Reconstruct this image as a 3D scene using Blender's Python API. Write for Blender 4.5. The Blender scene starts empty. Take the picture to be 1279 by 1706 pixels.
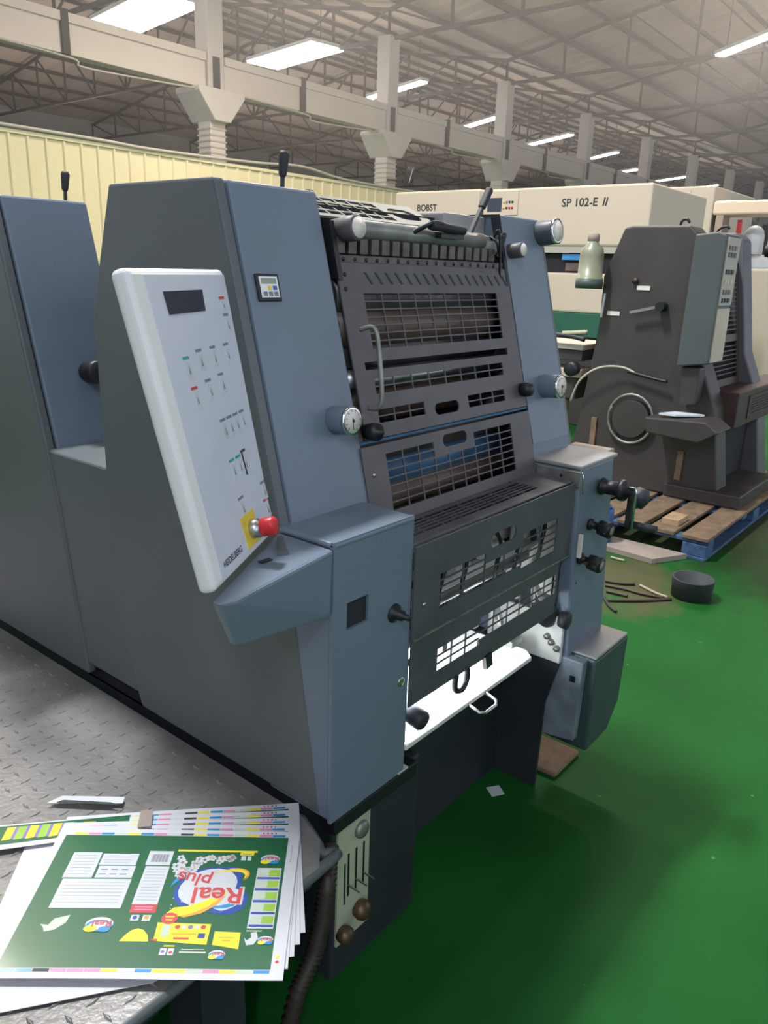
import bpy, bmesh, math, random
from mathutils import Vector, Matrix
random.seed(7)
sc = bpy.context.scene
col = sc.collection
PI = math.pi

# ------------------------------------------------------------ camera, world, lights, exposure
cam_d = bpy.data.cameras.new('camera')
cam_d.sensor_fit = 'VERTICAL'; cam_d.sensor_height = 24.0; cam_d.lens = 1300.0 / 1706.0 * 24.0
cam_d.clip_start = 0.05; cam_d.clip_end = 300
cam = bpy.data.objects.new('camera', cam_d); col.objects.link(cam)
cx_, cy_, f_ = 639.5, 853.0, 1300.0
def _ray(x, y): return Vector((x - cx_, -(y - cy_), -f_))
_X = _ray(1740, 487).normalized()
_U = _X.cross(_ray(740, 487 - 33)).normalized()
if _U.y < 0: _U = -_U
_Y = _U.cross(_X)
CAMH = 1.562
cam.matrix_world = Matrix.Translation((0, 0, CAMH)) @ Matrix((_X, _Y, _U)).to_4x4()
sc.camera = cam

world = bpy.data.worlds.new('hall_air'); sc.world = world; world.use_nodes = True
bg = world.node_tree.nodes['Background']
bg.inputs[0].default_value = (0.78, 0.86, 1.0, 1); bg.inputs[1].default_value = 1.5

sc.view_settings.view_transform = 'Standard'; sc.view_settings.look = 'None'
sc.view_settings.exposure = 0.0; sc.view_settings.gamma = 1.0
sc.view_settings.use_curve_mapping = False
sc.cycles.use_denoising = True
sc.cycles.max_bounces = 6

def area(name, loc, target, sx, sy, power, colr):
    l = bpy.data.lights.new(name, 'AREA'); l.shape = 'RECTANGLE'; l.size = sx; l.size_y = sy
    l.energy = power; l.color = colr
    o = bpy.data.objects.new(name, l); col.objects.link(o)
    o.location = loc
    o.rotation_euler = (Vector(target) - Vector(loc)).to_track_quat('-Z', 'Y').to_euler()
    return o
COOL = (0.93, 0.97, 1.0); WARM = (1.0, 0.90, 0.78)
# hall lamps above and behind the photographer (rows of ceiling tubes outside the frame)
area('hall_light', (-3.2, -2.6, 5.6), (1.1, 1.1, 1.2), 0.35, 1.6, 110, (0.74, 0.86, 1.0))
area('hall_light', (2.2, 2.0, 7.4), (2.3, 2.0, 0), 0.3, 2.4, 40, COOL)
area('hall_light', (1.85, 3.75, 7.4), (1.85, 3.0, 0), 1.2, 0.3, 680, COOL)
area('hall_light', (2.7, 7.8, 7.4), (2.7, 5.0, 0), 0.4, 2.4, 170, WARM)
area('hall_light', (9.0, 4.6, 7.4), (9.0, 4.0, 0), 0.3, 2.4, 400, WARM)
area('hall_light', (15.0, 4.6, 7.4), (15.0, 4.0, 0), 0.4, 2.4, 400, WARM)
area('hall_light', (10.0, 10.0, 7.4), (10.5, 9.0, 0), 0.5, 2.4, 500, WARM)

# added upward fill lights without fixtures, to brighten the roof
for ux in (7, 18, 30, 42, 54):
    for uy in (5.0, 18.8, 30.0):
        area('hall_light', (ux, uy, 5.0), (ux, uy, 12), 2.5, 4.0, 190, (1.0, 0.90, 0.80))

# ------------------------------------------------------------ materials
def mat(name, c, rough=0.5, metal=0.0, var=0.12, scale=6.0, bump=0.0, bscale=60.0, emit=None, es=0, coat=0.0, trans=0.0, alpha=1.0, spec=0.5):
    m = bpy.data.materials.new(name); m.use_nodes = True
    nt = m.node_tree; N = nt.nodes; L = nt.links
    b = N['Principled BSDF']
    b.inputs['Roughness'].default_value = rough; b.inputs['Metallic'].default_value = metal
    b.inputs['Coat Weight'].default_value = coat; b.inputs['Coat Roughness'].default_value = 0.12
    b.inputs['Transmission Weight'].default_value = trans
    b.inputs['Specular IOR Level'].default_value = spec
    tc = N.new('ShaderNodeTexCoord'); n = N.new('ShaderNodeTexNoise')
    n.inputs['Scale'].default_value = scale; n.inputs['Detail'].default_value = 5
    L.new(tc.outputs['Object'], n.inputs['Vector'])
    r = N.new('ShaderNodeValToRGB')
    r.color_ramp.elements[0].position = 0.3; r.color_ramp.elements[1].position = 0.7
    r.color_ramp.elements[0].color = tuple(x * (1 - var) for x in c) + (1,)
    r.color_ramp.elements[1].color = tuple(min(1, x * (1 + var)) for x in c) + (1,)
    L.new(n.outputs['Fac'], r.inputs['Fac']); L.new(r.outputs['Color'], b.inputs['Base Color'])
    if bump:
        n2 = N.new('ShaderNodeTexNoise'); n2.inputs['Scale'].default_value = bscale; n2.inputs['Detail'].default_value = 3
        L.new(tc.outputs['Object'], n2.inputs['Vector'])
        bp = N.new('ShaderNodeBump'); bp.inputs['Strength'].default_value = bump; bp.inputs['Distance'].default_value = 0.01
        L.new(n2.outputs['Fac'], bp.inputs['Height']); L.new(bp.outputs['Normal'], b.inputs['Normal'])
    if emit:
        b.inputs['Emission Color'].default_value = (*emit, 1); b.inputs['Emission Strength'].default_value = es
    return m
M = {}
def D(key, *a, **k): M[key] = mat(key, *a, **k)
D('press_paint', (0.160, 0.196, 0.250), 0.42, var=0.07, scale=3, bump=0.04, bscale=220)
D('press_paint_shaded', (0.110, 0.121, 0.127), 0.45, var=0.07, scale=3, bump=0.04, bscale=220)  # press paint darkened: the shade on the side faces is in the colour
D('seam_dark', (0.010, 0.012, 0.018), 0.7)
D('guard_grey', (0.098, 0.088, 0.090), 0.48, var=0.16, scale=9)
D('guard_lower', (0.080, 0.080, 0.092), 0.45, var=0.16, scale=9)
D('black', (0.012, 0.012, 0.014), 0.45)
D('void', (0.018, 0.018, 0.022), 0.85)
D('hose', (0.045, 0.032, 0.025), 0.5)
D('rubber', (0.02, 0.02, 0.022), 0.6)
D('steel', (0.55, 0.55, 0.54), 0.32, 1.0, var=0.2)
D('dirty_steel', (0.30, 0.29, 0.26), 0.5, 0.7, var=0.35, scale=20)
D('chrome', (0.8, 0.8, 0.8), 0.15, 1.0)
D('brown_roller', (0.13, 0.085, 0.065), 0.4, var=0.3)
D('dark_roller', (0.05, 0.045, 0.045), 0.35, var=0.3)
D('blue_roller', (0.05, 0.14, 0.26), 0.35, var=0.3)
D('white_cast', (0.72, 0.70, 0.64), 0.5, var=0.12, scale=12)
D('white_plastic', (0.87, 0.86, 0.83), 0.35, var=0.03)
D('panel_face', (0.66, 0.68, 0.76), 0.4, var=0.02)
D('lcd', (0.035, 0.04, 0.06), 0.2)
D('lcd_green', (0.30, 0.33, 0.26), 0.3)
D('ink_black', (0.03, 0.03, 0.035), 0.5)
D('ink_grey', (0.22, 0.23, 0.27), 0.5)
D('btn_white', (0.62, 0.64, 0.68), 0.4)
D('ink_red', (0.62, 0.05, 0.05), 0.4)
D('ink_teal', (0.03, 0.40, 0.36), 0.4)
D('stop_red', (0.65, 0.025, 0.03), 0.35)
D('yellow', (0.85, 0.62, 0.05), 0.4)
D('dial', (0.78, 0.70, 0.62), 0.35, var=0.04)
D('floor_plate', (0.225, 0.212, 0.20), 0.38, 0.2, var=0.28, scale=5, bump=0.15, bscale=90)
D('under_dark', (0.035, 0.038, 0.042), 0.7, var=0.3)
D('base_dark', (0.026, 0.029, 0.036), 0.55, var=0.2)
D('fluid_cream', (0.44, 0.46, 0.32), 0.5, var=0.12)
D('brass', (0.14, 0.09, 0.05), 0.45, 0.6, var=0.3)
D('key_metal', (0.11, 0.098, 0.085), 0.5, 0.5, var=0.35, scale=30)
D('fountain', (0.24, 0.235, 0.215), 0.4, 0.3, var=0.25, scale=14)
D('top_cover', (0.12, 0.125, 0.115), 0.5, var=0.2)
D('slot_green', (0.025, 0.04, 0.035), 0.5)
D('bin_side', (0.20, 0.23, 0.26), 0.45, var=.3, scale=14)
D('bin_green', (0.05, 0.075, 0.075), 0.5, var=0.12)
D('box_top', (0.30, 0.29, 0.29), 0.5, var=0.1)
D('card', (0.34, 0.27, 0.23), 0.7, var=0.12)
D('paper_white', (0.66, 0.65, 0.68), 0.45, var=0.03, coat=0.2)
D('p_green', (0.008, 0.115, 0.040), 0.34, var=0.06, coat=0.35)
D('p_white', (0.62, 0.63, 0.65), 0.35, var=0.03, coat=0.4)
D('p_line', (0.30, 0.32, 0.35), 0.4, coat=0.4)
D('p_yellow', (0.88, 0.72, 0.02), 0.35, var=0.05, coat=0.4)
D('p_orange', (0.85, 0.36, 0.05), 0.35, coat=0.4)
D('p_blue', (0.02, 0.07, 0.36), 0.35, coat=0.4)
D('p_cyan', (0.02, 0.27, 0.60), 0.35, coat=0.4)
D('p_red', (0.62, 0.06, 0.06), 0.35, coat=0.4)
D('p_pink', (0.75, 0.25, 0.45), 0.35, coat=0.4)
D('p_purple', (0.25, 0.18, 0.50), 0.35, coat=0.4)
D('p_lime', (0.33, 0.56, 0.05), 0.35, coat=0.4)
D('p_leaf', (0.55, 0.64, 0.50), 0.35, coat=0.4)
D('concrete', (0.66, 0.58, 0.51), 0.8, var=0.08, scale=1.2, bump=0.1, bscale=8)
D('beam_cream', (0.72, 0.61, 0.52), 0.8, var=0.06, scale=0.8)
D('truss', (0.05, 0.042, 0.038), 0.7, var=0.15)
D('roof', (0.42, 0.325, 0.28), 0.5, var=0.12, scale=0.6, bump=0.25, bscale=3)
D('yellow_sheet', (0.78, 0.68, 0.42), 0.6, var=0.03, scale=0.5)
D('plaster', (0.36, 0.34, 0.32), 0.85, var=0.1, scale=0.3)
D('cream_machine', (0.70, 0.56, 0.43), 0.5, var=0.03, scale=0.8)
D('cream_dull', (0.50, 0.45, 0.37), 0.6, var=0.05, scale=0.8)
D('green_band', (0.02, 0.12, 0.07), 0.5, var=0.1)
D('old_press', (0.052, 0.043, 0.038), 0.5, var=0.14, scale=3)
D('old_press_grey', (0.075, 0.085, 0.085), 0.5, var=0.1, scale=3)
D('old_purple', (0.10, 0.095, 0.105), 0.5, var=0.1)
D('beige_panel', (0.62, 0.50, 0.38), 0.5, var=0.06)
D('wood', (0.20, 0.13, 0.08), 0.75, var=0.3, scale=14)
D('wood_light', (0.42, 0.28, 0.16), 0.7, var=0.2, scale=14)
D('pallet_blue', (0.05, 0.10, 0.20), 0.7, var=0.4, scale=20)
D('drum_blue', (0.02, 0.10, 0.28), 0.45)
D('bottle_tint', (0.30, 0.30, 0.20), 0.35, trans=0.15)
D('bottle_dark', (0.06, 0.085, 0.07), 0.5)
D('rod_brown', (0.06, 0.03, 0.025), 0.5)
D('rod_pale', (0.40, 0.36, 0.24), 0.6)
D('lamp_housing', (0.75, 0.75, 0.75), 0.5)
D('lamp_glow', (1, 1, 1), 0.5, emit=(0.93, 0.96, 1.0), es=22.0)
D('work_glow', (1, 1, 1), 0.5, emit=(0.85, 0.93, 1.0), es=14.0)
D('wrap_white', (0.75, 0.80, 0.85), 0.35, var=0.08)
D('sky_panel', (0.72, 0.72, 0.66), 0.4)

# floor: worn green epoxy with brown dirt patches and one patch of painted shade
def floor_material():
    m = bpy.data.materials.new('green_floor_paint'); m.use_nodes = True
    nt = m.node_tree; N = nt.nodes; L = nt.links; b = N['Principled BSDF']
    tc = N.new('ShaderNodeTexCoord')
    n = N.new('ShaderNodeTexNoise'); n.inputs['Scale'].default_value = 1.6; n.inputs['Detail'].default_value = 6
    L.new(tc.outputs['Object'], n.inputs['Vector'])
    r = N.new('ShaderNodeValToRGB'); r.color_ramp.elements[0].position = .3; r.color_ramp.elements[1].position = .75
    r.color_ramp.elements[0].color = (0.008, 0.080, 0.014, 1); r.color_ramp.elements[1].color = (0.015, 0.125, 0.022, 1)
    L.new(n.outputs['Fac'], r.inputs['Fac'])
    cur = r.outputs['Color']
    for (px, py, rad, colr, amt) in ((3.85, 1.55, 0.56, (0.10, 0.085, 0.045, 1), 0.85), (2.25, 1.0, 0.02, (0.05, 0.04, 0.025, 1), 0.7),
                                     (5.5, 1.9, 1.2, (0.05, 0.045, 0.03, 1), 0.8), (4.75, 0.55, 0.80, (0.018, 0.034, 0.010, 1), 0.85)):  # last patch: a shadow painted into the floor colour
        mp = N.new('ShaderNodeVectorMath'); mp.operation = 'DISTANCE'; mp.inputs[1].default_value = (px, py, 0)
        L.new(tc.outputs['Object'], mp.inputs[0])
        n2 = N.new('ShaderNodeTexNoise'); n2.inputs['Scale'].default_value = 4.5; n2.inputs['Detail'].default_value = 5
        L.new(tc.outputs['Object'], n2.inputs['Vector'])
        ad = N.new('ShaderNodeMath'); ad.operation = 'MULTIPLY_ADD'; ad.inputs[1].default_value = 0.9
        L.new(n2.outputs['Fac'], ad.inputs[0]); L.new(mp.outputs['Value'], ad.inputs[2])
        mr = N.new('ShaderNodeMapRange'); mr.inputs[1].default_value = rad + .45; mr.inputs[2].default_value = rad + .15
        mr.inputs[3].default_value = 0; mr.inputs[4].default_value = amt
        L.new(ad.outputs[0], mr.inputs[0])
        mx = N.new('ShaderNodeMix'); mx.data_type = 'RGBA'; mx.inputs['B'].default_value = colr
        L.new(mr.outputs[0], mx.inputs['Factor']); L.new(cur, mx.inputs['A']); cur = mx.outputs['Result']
    v = N.new('ShaderNodeTexVoronoi'); v.inputs['Scale'].default_value = 7
    L.new(tc.outputs['Object'], v.inputs['Vector'])
    m2 = N.new('ShaderNodeMapRange'); m2.inputs[1].default_value = 0.045; m2.inputs[2].default_value = 0.03; m2.inputs[3].default_value = 0; m2.inputs[4].default_value = 0.6
    L.new(v.outputs['Distance'], m2.inputs[0])
    mx = N.new('ShaderNodeMix'); mx.data_type = 'RGBA'; mx.inputs['B'].default_value = (0.16, 0.25, 0.14, 1)
    L.new(m2.outputs[0], mx.inputs['Factor']); L.new(cur, mx.inputs['A'])
    L.new(mx.outputs['Result'], b.inputs['Base Color'])
    b.inputs['Roughness'].default_value = 0.55; b.inputs['Specular IOR Level'].default_value = 0.10
    bp = N.new('ShaderNodeBump'); bp.inputs['Strength'].default_value = 0.12; bp.inputs['Distance'].default_value = 0.01
    n3 = N.new('ShaderNodeTexNoise'); n3.inputs['Scale'].default_value = 14
    L.new(tc.outputs['Object'], n3.inputs['Vector']); L.new(n3.outputs['Fac'], bp.inputs['Height']); L.new(bp.outputs['Normal'], b.inputs['Normal'])
    return m
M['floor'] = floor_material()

# ------------------------------------------------------------ mesh builder
def basis(d):
    d = Vector(d).normalized()
    a = Vector((0, 0, 1)) if abs(d.z) < 0.9 else Vector((1, 0, 0))
    u = d.cross(a).normalized(); return u, u.cross(d).normalized(), d
class MB:
    def __init__(s): s.v = []; s.f = []; s.m = []; s.k = 0; s.sm = []
    def add(s, vs, fs, smooth=False):
        o = len(s.v); s.v += [tuple(p) for p in vs]
        for f in fs: s.f.append(tuple(o + i for i in f)); s.m.append(s.k); s.sm.append(smooth)
        return s
    def box(s, a, b):
        x0, y0, z0 = [min(a[i], b[i]) for i in range(3)]; x1, y1, z1 = [max(a[i], b[i]) for i in range(3)]
        return s.add([(x0,y0,z0),(x1,y0,z0),(x1,y1,z0),(x0,y1,z0),(x0,y0,z1),(x1,y0,z1),(x1,y1,z1),(x0,y1,z1)],
                     [(0,3,2,1),(4,5,6,7),(0,1,5,4),(1,2,6,5),(2,3,7,6),(3,0,4,7)])
    def frame_box(s, o, u, v, w, su, sv, sw):      # box centred at o with axes u,v,w and half sizes
        o = Vector(o); u = Vector(u) * su; v = Vector(v) * sv; w = Vector(w) * sw
        P = [o + a*u + b*v + c*w for c in (-1, 1) for (a, b) in ((-1,-1),(1,-1),(1,1),(-1,1))]
        return s.add(P, [(0,3,2,1),(4,5,6,7),(0,1,5,4),(1,2,6,5),(2,3,7,6),(3,0,4,7)])
    def bar(s, a, b, w, h=None):
        a = Vector(a); b = Vector(b); u, v, d = basis(b - a); h = h or w
        return s.frame_box((a + b) / 2, u, v, d, w / 2, h / 2, (b - a).length / 2)
    def cyl(s, a, b, r, r2=None, n=20, caps=True):
        a = Vector(a); b = Vector(b); u, v, d = basis(b - a); r2 = r if r2 is None else r2
        P = []
        for (c, rr) in ((a, r), (b, r2)):
            for i in range(n):
                t = 2*PI*i/n; P.append(c + rr*(math.cos(t)*u + math.sin(t)*v))
        s.add(P, [(i, n+i, n+(i+1) % n, (i+1) % n) for i in range(n)], True)
        if caps: s.add(P, [tuple(range(n)), tuple(range(2*n-1, n-1, -1))])
        return s
    def lathe(s, a, d, prof, n=24):                # prof: list of (distance along d, radius)
        a = Vector(a); u, v, d = basis(d); P = []
        for (t, r) in prof:
            for i in range(n):
                q = 2*PI*i/n; P.append(a + d*t + max(r, 1e-4)*(math.cos(q)*u + math.sin(q)*v))
        F = []
        for k in range(len(prof)-1):
            for i in range(n): F.append((k*n+i, (k+1)*n+i, (k+1)*n+(i+1) % n, k*n+(i+1) % n))
        F.append(tuple(range(n))); F.append(tuple(range(len(P)-1, len(P)-n-1, -1)))
        return s.add(P, F, True)
    def tube(s, pts, r, n=8, smoothpath=True):
        pts = [Vector(p) for p in pts]
        if smoothpath and len(pts) > 2:
            out = []
            for i in range(len(pts)-1):
                p0 = pts[max(i-1, 0)]; p1 = pts[i]; p2 = pts[i+1]; p3 = pts[min(i+2, len(pts)-1)]
                for k in range(6):
                    t = k/6; out.append(0.5*((2*p1)+(-p0+p2)*t+(2*p0-5*p1+4*p2-p3)*t*t+(-p0+3*p1-3*p2+p3)*t**3))
            pts = out + [pts[-1]]
        P = []; u0 = None
        for i, p in enumerate(pts):
            d = (pts[min(i+1, len(pts)-1)] - pts[max(i-1, 0)])
            if d.length < 1e-9: d = Vector((0,0,1))
            d.normalize()
            if u0 is None: u0 = basis(d)[0]
            u = (u0 - d*u0.dot(d)).normalized(); v = d.cross(u); u0 = u
            rr = r[i] if isinstance(r, (list, tuple)) else r
            for k in range(n):
                q = 2*PI*k/n; P.append(p + rr*(math.cos(q)*u + math.sin(q)*v))
        F = [(i*n+k, i*n+(k+1) % n, (i+1)*n+(k+1) % n, (i+1)*n+k) for i in range(len(pts)-1) for k in range(n)]
        F += [tuple(range(n-1, -1, -1)), tuple(range(len(P)-n, len(P)))]
        return s.add(P, F, True)
    def prism(s, poly, o, u, v, w, t):             # polygon (a,b) in o + a*u + b*v, thickness t along w
        o = Vector(o); u = Vector(u); v = Vector(v); w = Vector(w); n = len(poly)
        P = [o + a*u + b*v for a, b in poly]; Q = [p + w*t for p in P]
        return s.add(P + Q, [tuple(range(n-1, -1, -1)), tuple(range(n, 2*n))] + [(i, (i+1) % n, n+(i+1) % n, n+i) for i in range(n)])
    def yz(s, poly, x0, x1): return s.prism(poly, (x0, 0, 0), (0,1,0), (0,0,1), (1,0,0), x1-x0)
    def xy(s, poly, z0, z1): return s.prism(poly, (0, 0, z0), (1,0,0), (0,1,0), (0,0,1), z1-z0)
    def plate(s, o, u, v, w, t, U, V, openings, holes=(), barw=0.0035):
        """sheet with grid openings. openings: (u0,v0,u1,v1,nx,ny[,group]); holes: (u0,v0,u1,v1) obround."""
        o = Vector(o); u = Vector(u); v = Vector(v); w = Vector(w)
        cut = [q[:4] for q in openings] + [q[:4] for q in holes]
        us = sorted(set([0, U] + [c[0] for c in cut] + [c[2] for c in cut])); vs = sorted(set([0, V] + [c[1] for c in cut] + [c[3] for c in cut]))
        us = [a for a in us if -1e-6 <= a <= U + 1e-6]; vs = [a for a in vs if -1e-6 <= a <= V + 1e-6]
        solid = {}
        for i in range(len(us)-1):
            for j in range(len(vs)-1):
                c = ((us[i]+us[i+1])/2, (vs[j]+vs[j+1])/2)
                solid[i, j] = not any(q[0] < c[0] < q[2] and q[1] < c[1] < q[3] for q in cut)
        P = lambda a, b, c: o + a*u + b*v + c*w
        for (i, j), ok in solid.items():
            if not ok: continue
            a0, a1, b0, b1 = us[i], us[i+1], vs[j], vs[j+1]
            s.add([P(a0,b0,0), P(a1,b0,0), P(a1,b1,0), P(a0,b1,0), P(a0,b0,t), P(a1,b0,t), P(a1,b1,t), P(a0,b1,t)], [(0,3,2,1), (4,5,6,7)])
            for (di, dj, q) in ((-1,0,((a0,b0),(a0,b1))), (1,0,((a1,b1),(a1,b0))), (0,-1,((a1,b0),(a0,b0))), (0,1,((a0,b1),(a1,b1)))):
                if not solid.get((i+di, j+dj), False):
                    (x0,y0),(x1,y1) = q; s.add([P(x0,y0,0), P(x1,y1,0), P(x1,y1,t), P(x0,y0,t)], [(0,1,2,3)])
        for q in openings:
            a0, b0, a1, b1, nx, ny = q[:6]
            for k in range(1, nx): 
                c = a0 + (a1-a0)*k/nx; s.frame_box(P(c, (b0+b1)/2, t/2), u, v, w, barw/2, (b1-b0)/2, t/2*0.9)
            for k in range(1, ny):
                c = b0 + (b1-b0)*k/ny; s.frame_box(P((a0+a1)/2, c, t/2), u, v, w, (a1-a0)/2, barw/2, t/2*0.8)
        for (a0, b0, a1, b1) in holes:
            r = min(a1-a0, b1-b0)/2 * 0.98
            for (ca, cb, sa, sb) in ((a0,b0,1,1),(a1,b0,-1,1),(a1,b1,-1,-1),(a0,b1,1,-1)):
                arc = [(ca+sa*r*(1-math.cos(h)), cb+sb*r*(1-math.sin(h))) for h in [PI/2*k/5 for k in range(6)]]
                pts = [(ca, cb)] + arc
                s.prism(pts, o, u, v, w, t)
        return s
    def text(s, body, size, o, u, v, w=None, lift=0.0004, ext=0.0, align='LEFT', sx=1.0, fat=.012):
        c = bpy.data.curves.new('t', 'FONT'); c.body = body; c.size = size; c.align_x = align; c.extrude = 0; c.offset = size*fat
        t = bpy.data.objects.new('t', c); col.objects.link(t)
        bpy.context.view_layer.update()
        me = t.to_mesh(); u = Vector(u); v = Vector(v); w = Vector(w) if w else u.cross(v).normalized(); o = Vector(o)
        s.add([o + u*(p.co.x*sx) + v*p.co.y + w*lift for p in me.vertices], [tuple(p.vertices) for p in me.polygons])
        t.to_mesh_clear(); bpy.data.objects.remove(t); bpy.data.curves.remove(c)
        return s
    def build(s, name, mats, parent=None, bevel=0.0, seg=2, warp=None):
        if not isinstance(mats, (list, tuple)): mats = [mats]
        org = Vector((0, 0, 0)); p = parent
        while p is not None: org += Vector(p.location); p = p.parent
        me = bpy.data.meshes.new(name)
        vs = [warp(v) for v in s.v] if warp else s.v
        me.from_pydata([(x-org.x, y-org.y, z-org.z) for x, y, z in vs], [], s.f)
        for mm in mats: me.materials.append(M[mm] if isinstance(mm, str) else mm)
        for i, p in enumerate(me.polygons): p.material_index = s.m[i]; p.use_smooth = s.sm[i]
        bm = bmesh.new(); bm.from_mesh(me)
        bmesh.ops.remove_doubles(bm, verts=bm.verts, dist=1e-6)
        bmesh.ops.recalc_face_normals(bm, faces=bm.faces); bm.to_mesh(me); bm.free(); me.update()
        o = bpy.data.objects.new(name, me); col.objects.link(o)
        if parent: o.parent = parent
        if bevel:
            b = o.modifiers.new('b', 'BEVEL'); b.width = bevel; b.segments = seg; b.limit_method = 'ANGLE'; b.angle_limit = 0.6
        return o
def tag(o, label, cat, group=None, kind=None):
    if label: o['label'] = label
    if cat: o['category'] = cat
    if group: o['group'] = group
    if kind: o['kind'] = kind
    return o
def thing(name, loc, label, cat, group=None):
    o = bpy.data.objects.new(name, None); col.objects.link(o); o.location = loc; o.empty_display_size = 0.1
    return tag(o, label, cat, group)
def struct(o): o['kind'] = 'structure'; return o
def lab(o, t): o['label'] = t; return o
def copy_tree(o, parent=None):
    c = o.copy(); col.objects.link(c)
    if parent: c.parent = parent
    for ch in list(o.children): copy_tree(ch, c)
    return c

# ------------------------------------------------------------ the hall
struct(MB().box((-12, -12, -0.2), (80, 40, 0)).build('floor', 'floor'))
COLX = [12.07 + 6*n for n in range(-1, 10)]
# roof: two gabled bays, corrugated sheet with purlins
ZE, ZR = 8.1, 10.2
def roofz(y):
    for (a, b) in ((-9.2, 14.8), (14.8, 38.8)):
        if a <= y <= b:
            m = (a+b)/2; return ZR - (ZR-ZE)*abs(y-m)/((b-a)/2)
    return ZE
def roof_mesh():
    mb = MB()
    ys = [-9.2, 2.8, 14.8, 26.8, 38.8]; n = 230; x0, x1 = -6, 74
    for k in range(4):
        P = []
        for i in range(n+1):
            x = x0 + (x1-x0)*i/n; h = 0.035 if i % 2 else 0.0
            for y in (ys[k], ys[k+1]): P.append((x, y, (ZE if k in (0, 2) and y == ys[k] or k in (1, 3) and y == ys[k+1] else ZR) + 0.12 + h))
        mb.add(P, [(2*i, 2*i+2, 2*i+3, 2*i+1) for i in range(n)])
    return mb
ceil = struct(roof_mesh().build('ceiling', 'roof'))
for y in [-8 + 1.5*i for i in range(31)]:
    z = roofz(y)
    MB().box((-6, y-0.04, z), (74, y+0.04, z+0.11)).build('purlin', 'truss', ceil)
# trusses
def truss(x, y0, y1):
    ym = (y0+y1)/2; zb = 7.4
    t = thing('roof_truss', (x, y0, zb), 'steel roof truss', 'truss')
    mb = MB(); mb.bar((x, y0, zb), (x, y1, zb), 0.09); mb.build('bottom_chord', 'truss', t)
    mb = MB(); mb.bar((x, y0, ZE-.03), (x, ym, ZR-.03), 0.09); mb.bar((x, ym, ZR-.03), (x, y1, ZE-.03), 0.09); mb.build('top_chord', 'truss', t)
    n = 12; mb = MB()
    for i in range(n+1):
        y = y0 + (y1-y0)*i/n; mb.bar((x, y, zb), (x, y, roofz(min(max(y, y0+.01), y1-.01))-.03), 0.06)
        if i < n:
            ya = y; yb = y0 + (y1-y0)*(i+1)/n
            if i < n/2: mb.bar((x, ya, roofz(ya+.01)), (x, yb, zb), 0.05)
            else: mb.bar((x, ya, zb), (x, yb, roofz(yb-.01)), 0.05)
    mb.build('web', 'truss', t)
    return t
ordn = ['first', 'second', 'third', 'fourth', 'fifth', 'sixth', 'seventh', 'eighth', 'ninth', 'tenth', 'eleventh']
for i, x in enumerate(COLX[1:]):
    for b, (y0, y1) in enumerate(((-9.2, 14.8), (14.8, 38.8))):
        t = truss(x, y0, y1)
        t['label'] = 'dark steel roof truss %s the column row, %s going away' % (('in front of', 'beyond')[b], ordn[i])
        t['group'] = ('roof trusses of the near bay', 'roof trusses of the far bay')[b]
# longitudinal bracing rods, columns, beams
YC = 14.8
column_lab = ['concrete column out of view at far left', 'tall pale concrete column rising behind the lit lamp, nearest and widest of the row',
              'concrete column with floodlight, above the cream machine\'s left end', 'concrete column directly above the control screen of the cream die cutter']
for i, x in enumerate(COLX):
    if i == 0: continue
    lb = column_lab[i] if i < 4 else 'pale concrete column of the crane row, %s one going away from the camera' % ordn[i-1]
    t = thing('concrete_column', (x, YC, 0), lb, 'column', 'columns along the crane beam')
    MB().box((x-.21, YC-.21, 0), (x+.21, YC+.21, 7.45)).build('shaft', 'concrete', t, 0.02)
    MB().prism([(-.21, 4.5), (.21, 4.5), (.62, 5.02), (.62, 5.12), (-.62, 5.12), (-.62, 5.02)], (x, YC-.40, 0), (1,0,0), (0,0,1), (0,1,0), .8).build('corbel', 'concrete', t, 0.02)
    MB().box((x-.10, YC-.235, 5.15), (x+.08, YC-.205, 5.75)).build('anchor_plate', 'truss', t)
    mb = MB()
    for k in range(6): mb.box((x-.225, YC-.225, 3.75+.12*k), (x+.225, YC+.225, 3.78+.12*k))
    mb.build('strap_bands', 'cream_dull', t)
for i in range(len(COLX)-1):
    x0, x1 = COLX[i], COLX[i+1]
    names = {0: 'cream concrete crane beam at the top left corner', 1: 'cream concrete crane beam between the nearest two columns, crossed by lamp glare'}
    t = thing('crane_beam', ((x0+x1)/2, YC, 5.12), names.get(i, 'cream concrete crane beam, %s span going away along the columns' % ordn[i]), 'beam', 'crane beams between the columns')
    a, b = x0+(.25 if i else .2), x1-.25
    MB().box((a, YC-.16, 5.13), (b, YC+.16, 5.78)).build('web', 'beam_cream', t, 0.01)
    MB().box((a, YC-.21, 5.64), (b, YC+.21, 5.80)).build('top_flange', 'beam_cream', t, 0.01)
    xm = (a+b)/2 - 0.4
    MB().box((xm-.07, YC-.23, 5.12), (xm+.07, YC+.0, 5.84)).build('joint_strip', 'truss', t)
    MB().tube([(a, YC-.24, 5.12), (xm, YC-.26, 5.06), (xm+.4, YC-.26, 4.95), (b, YC-.24, 5.08)], 0.02, 6).build('cable', 'cream_dull', t)
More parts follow.
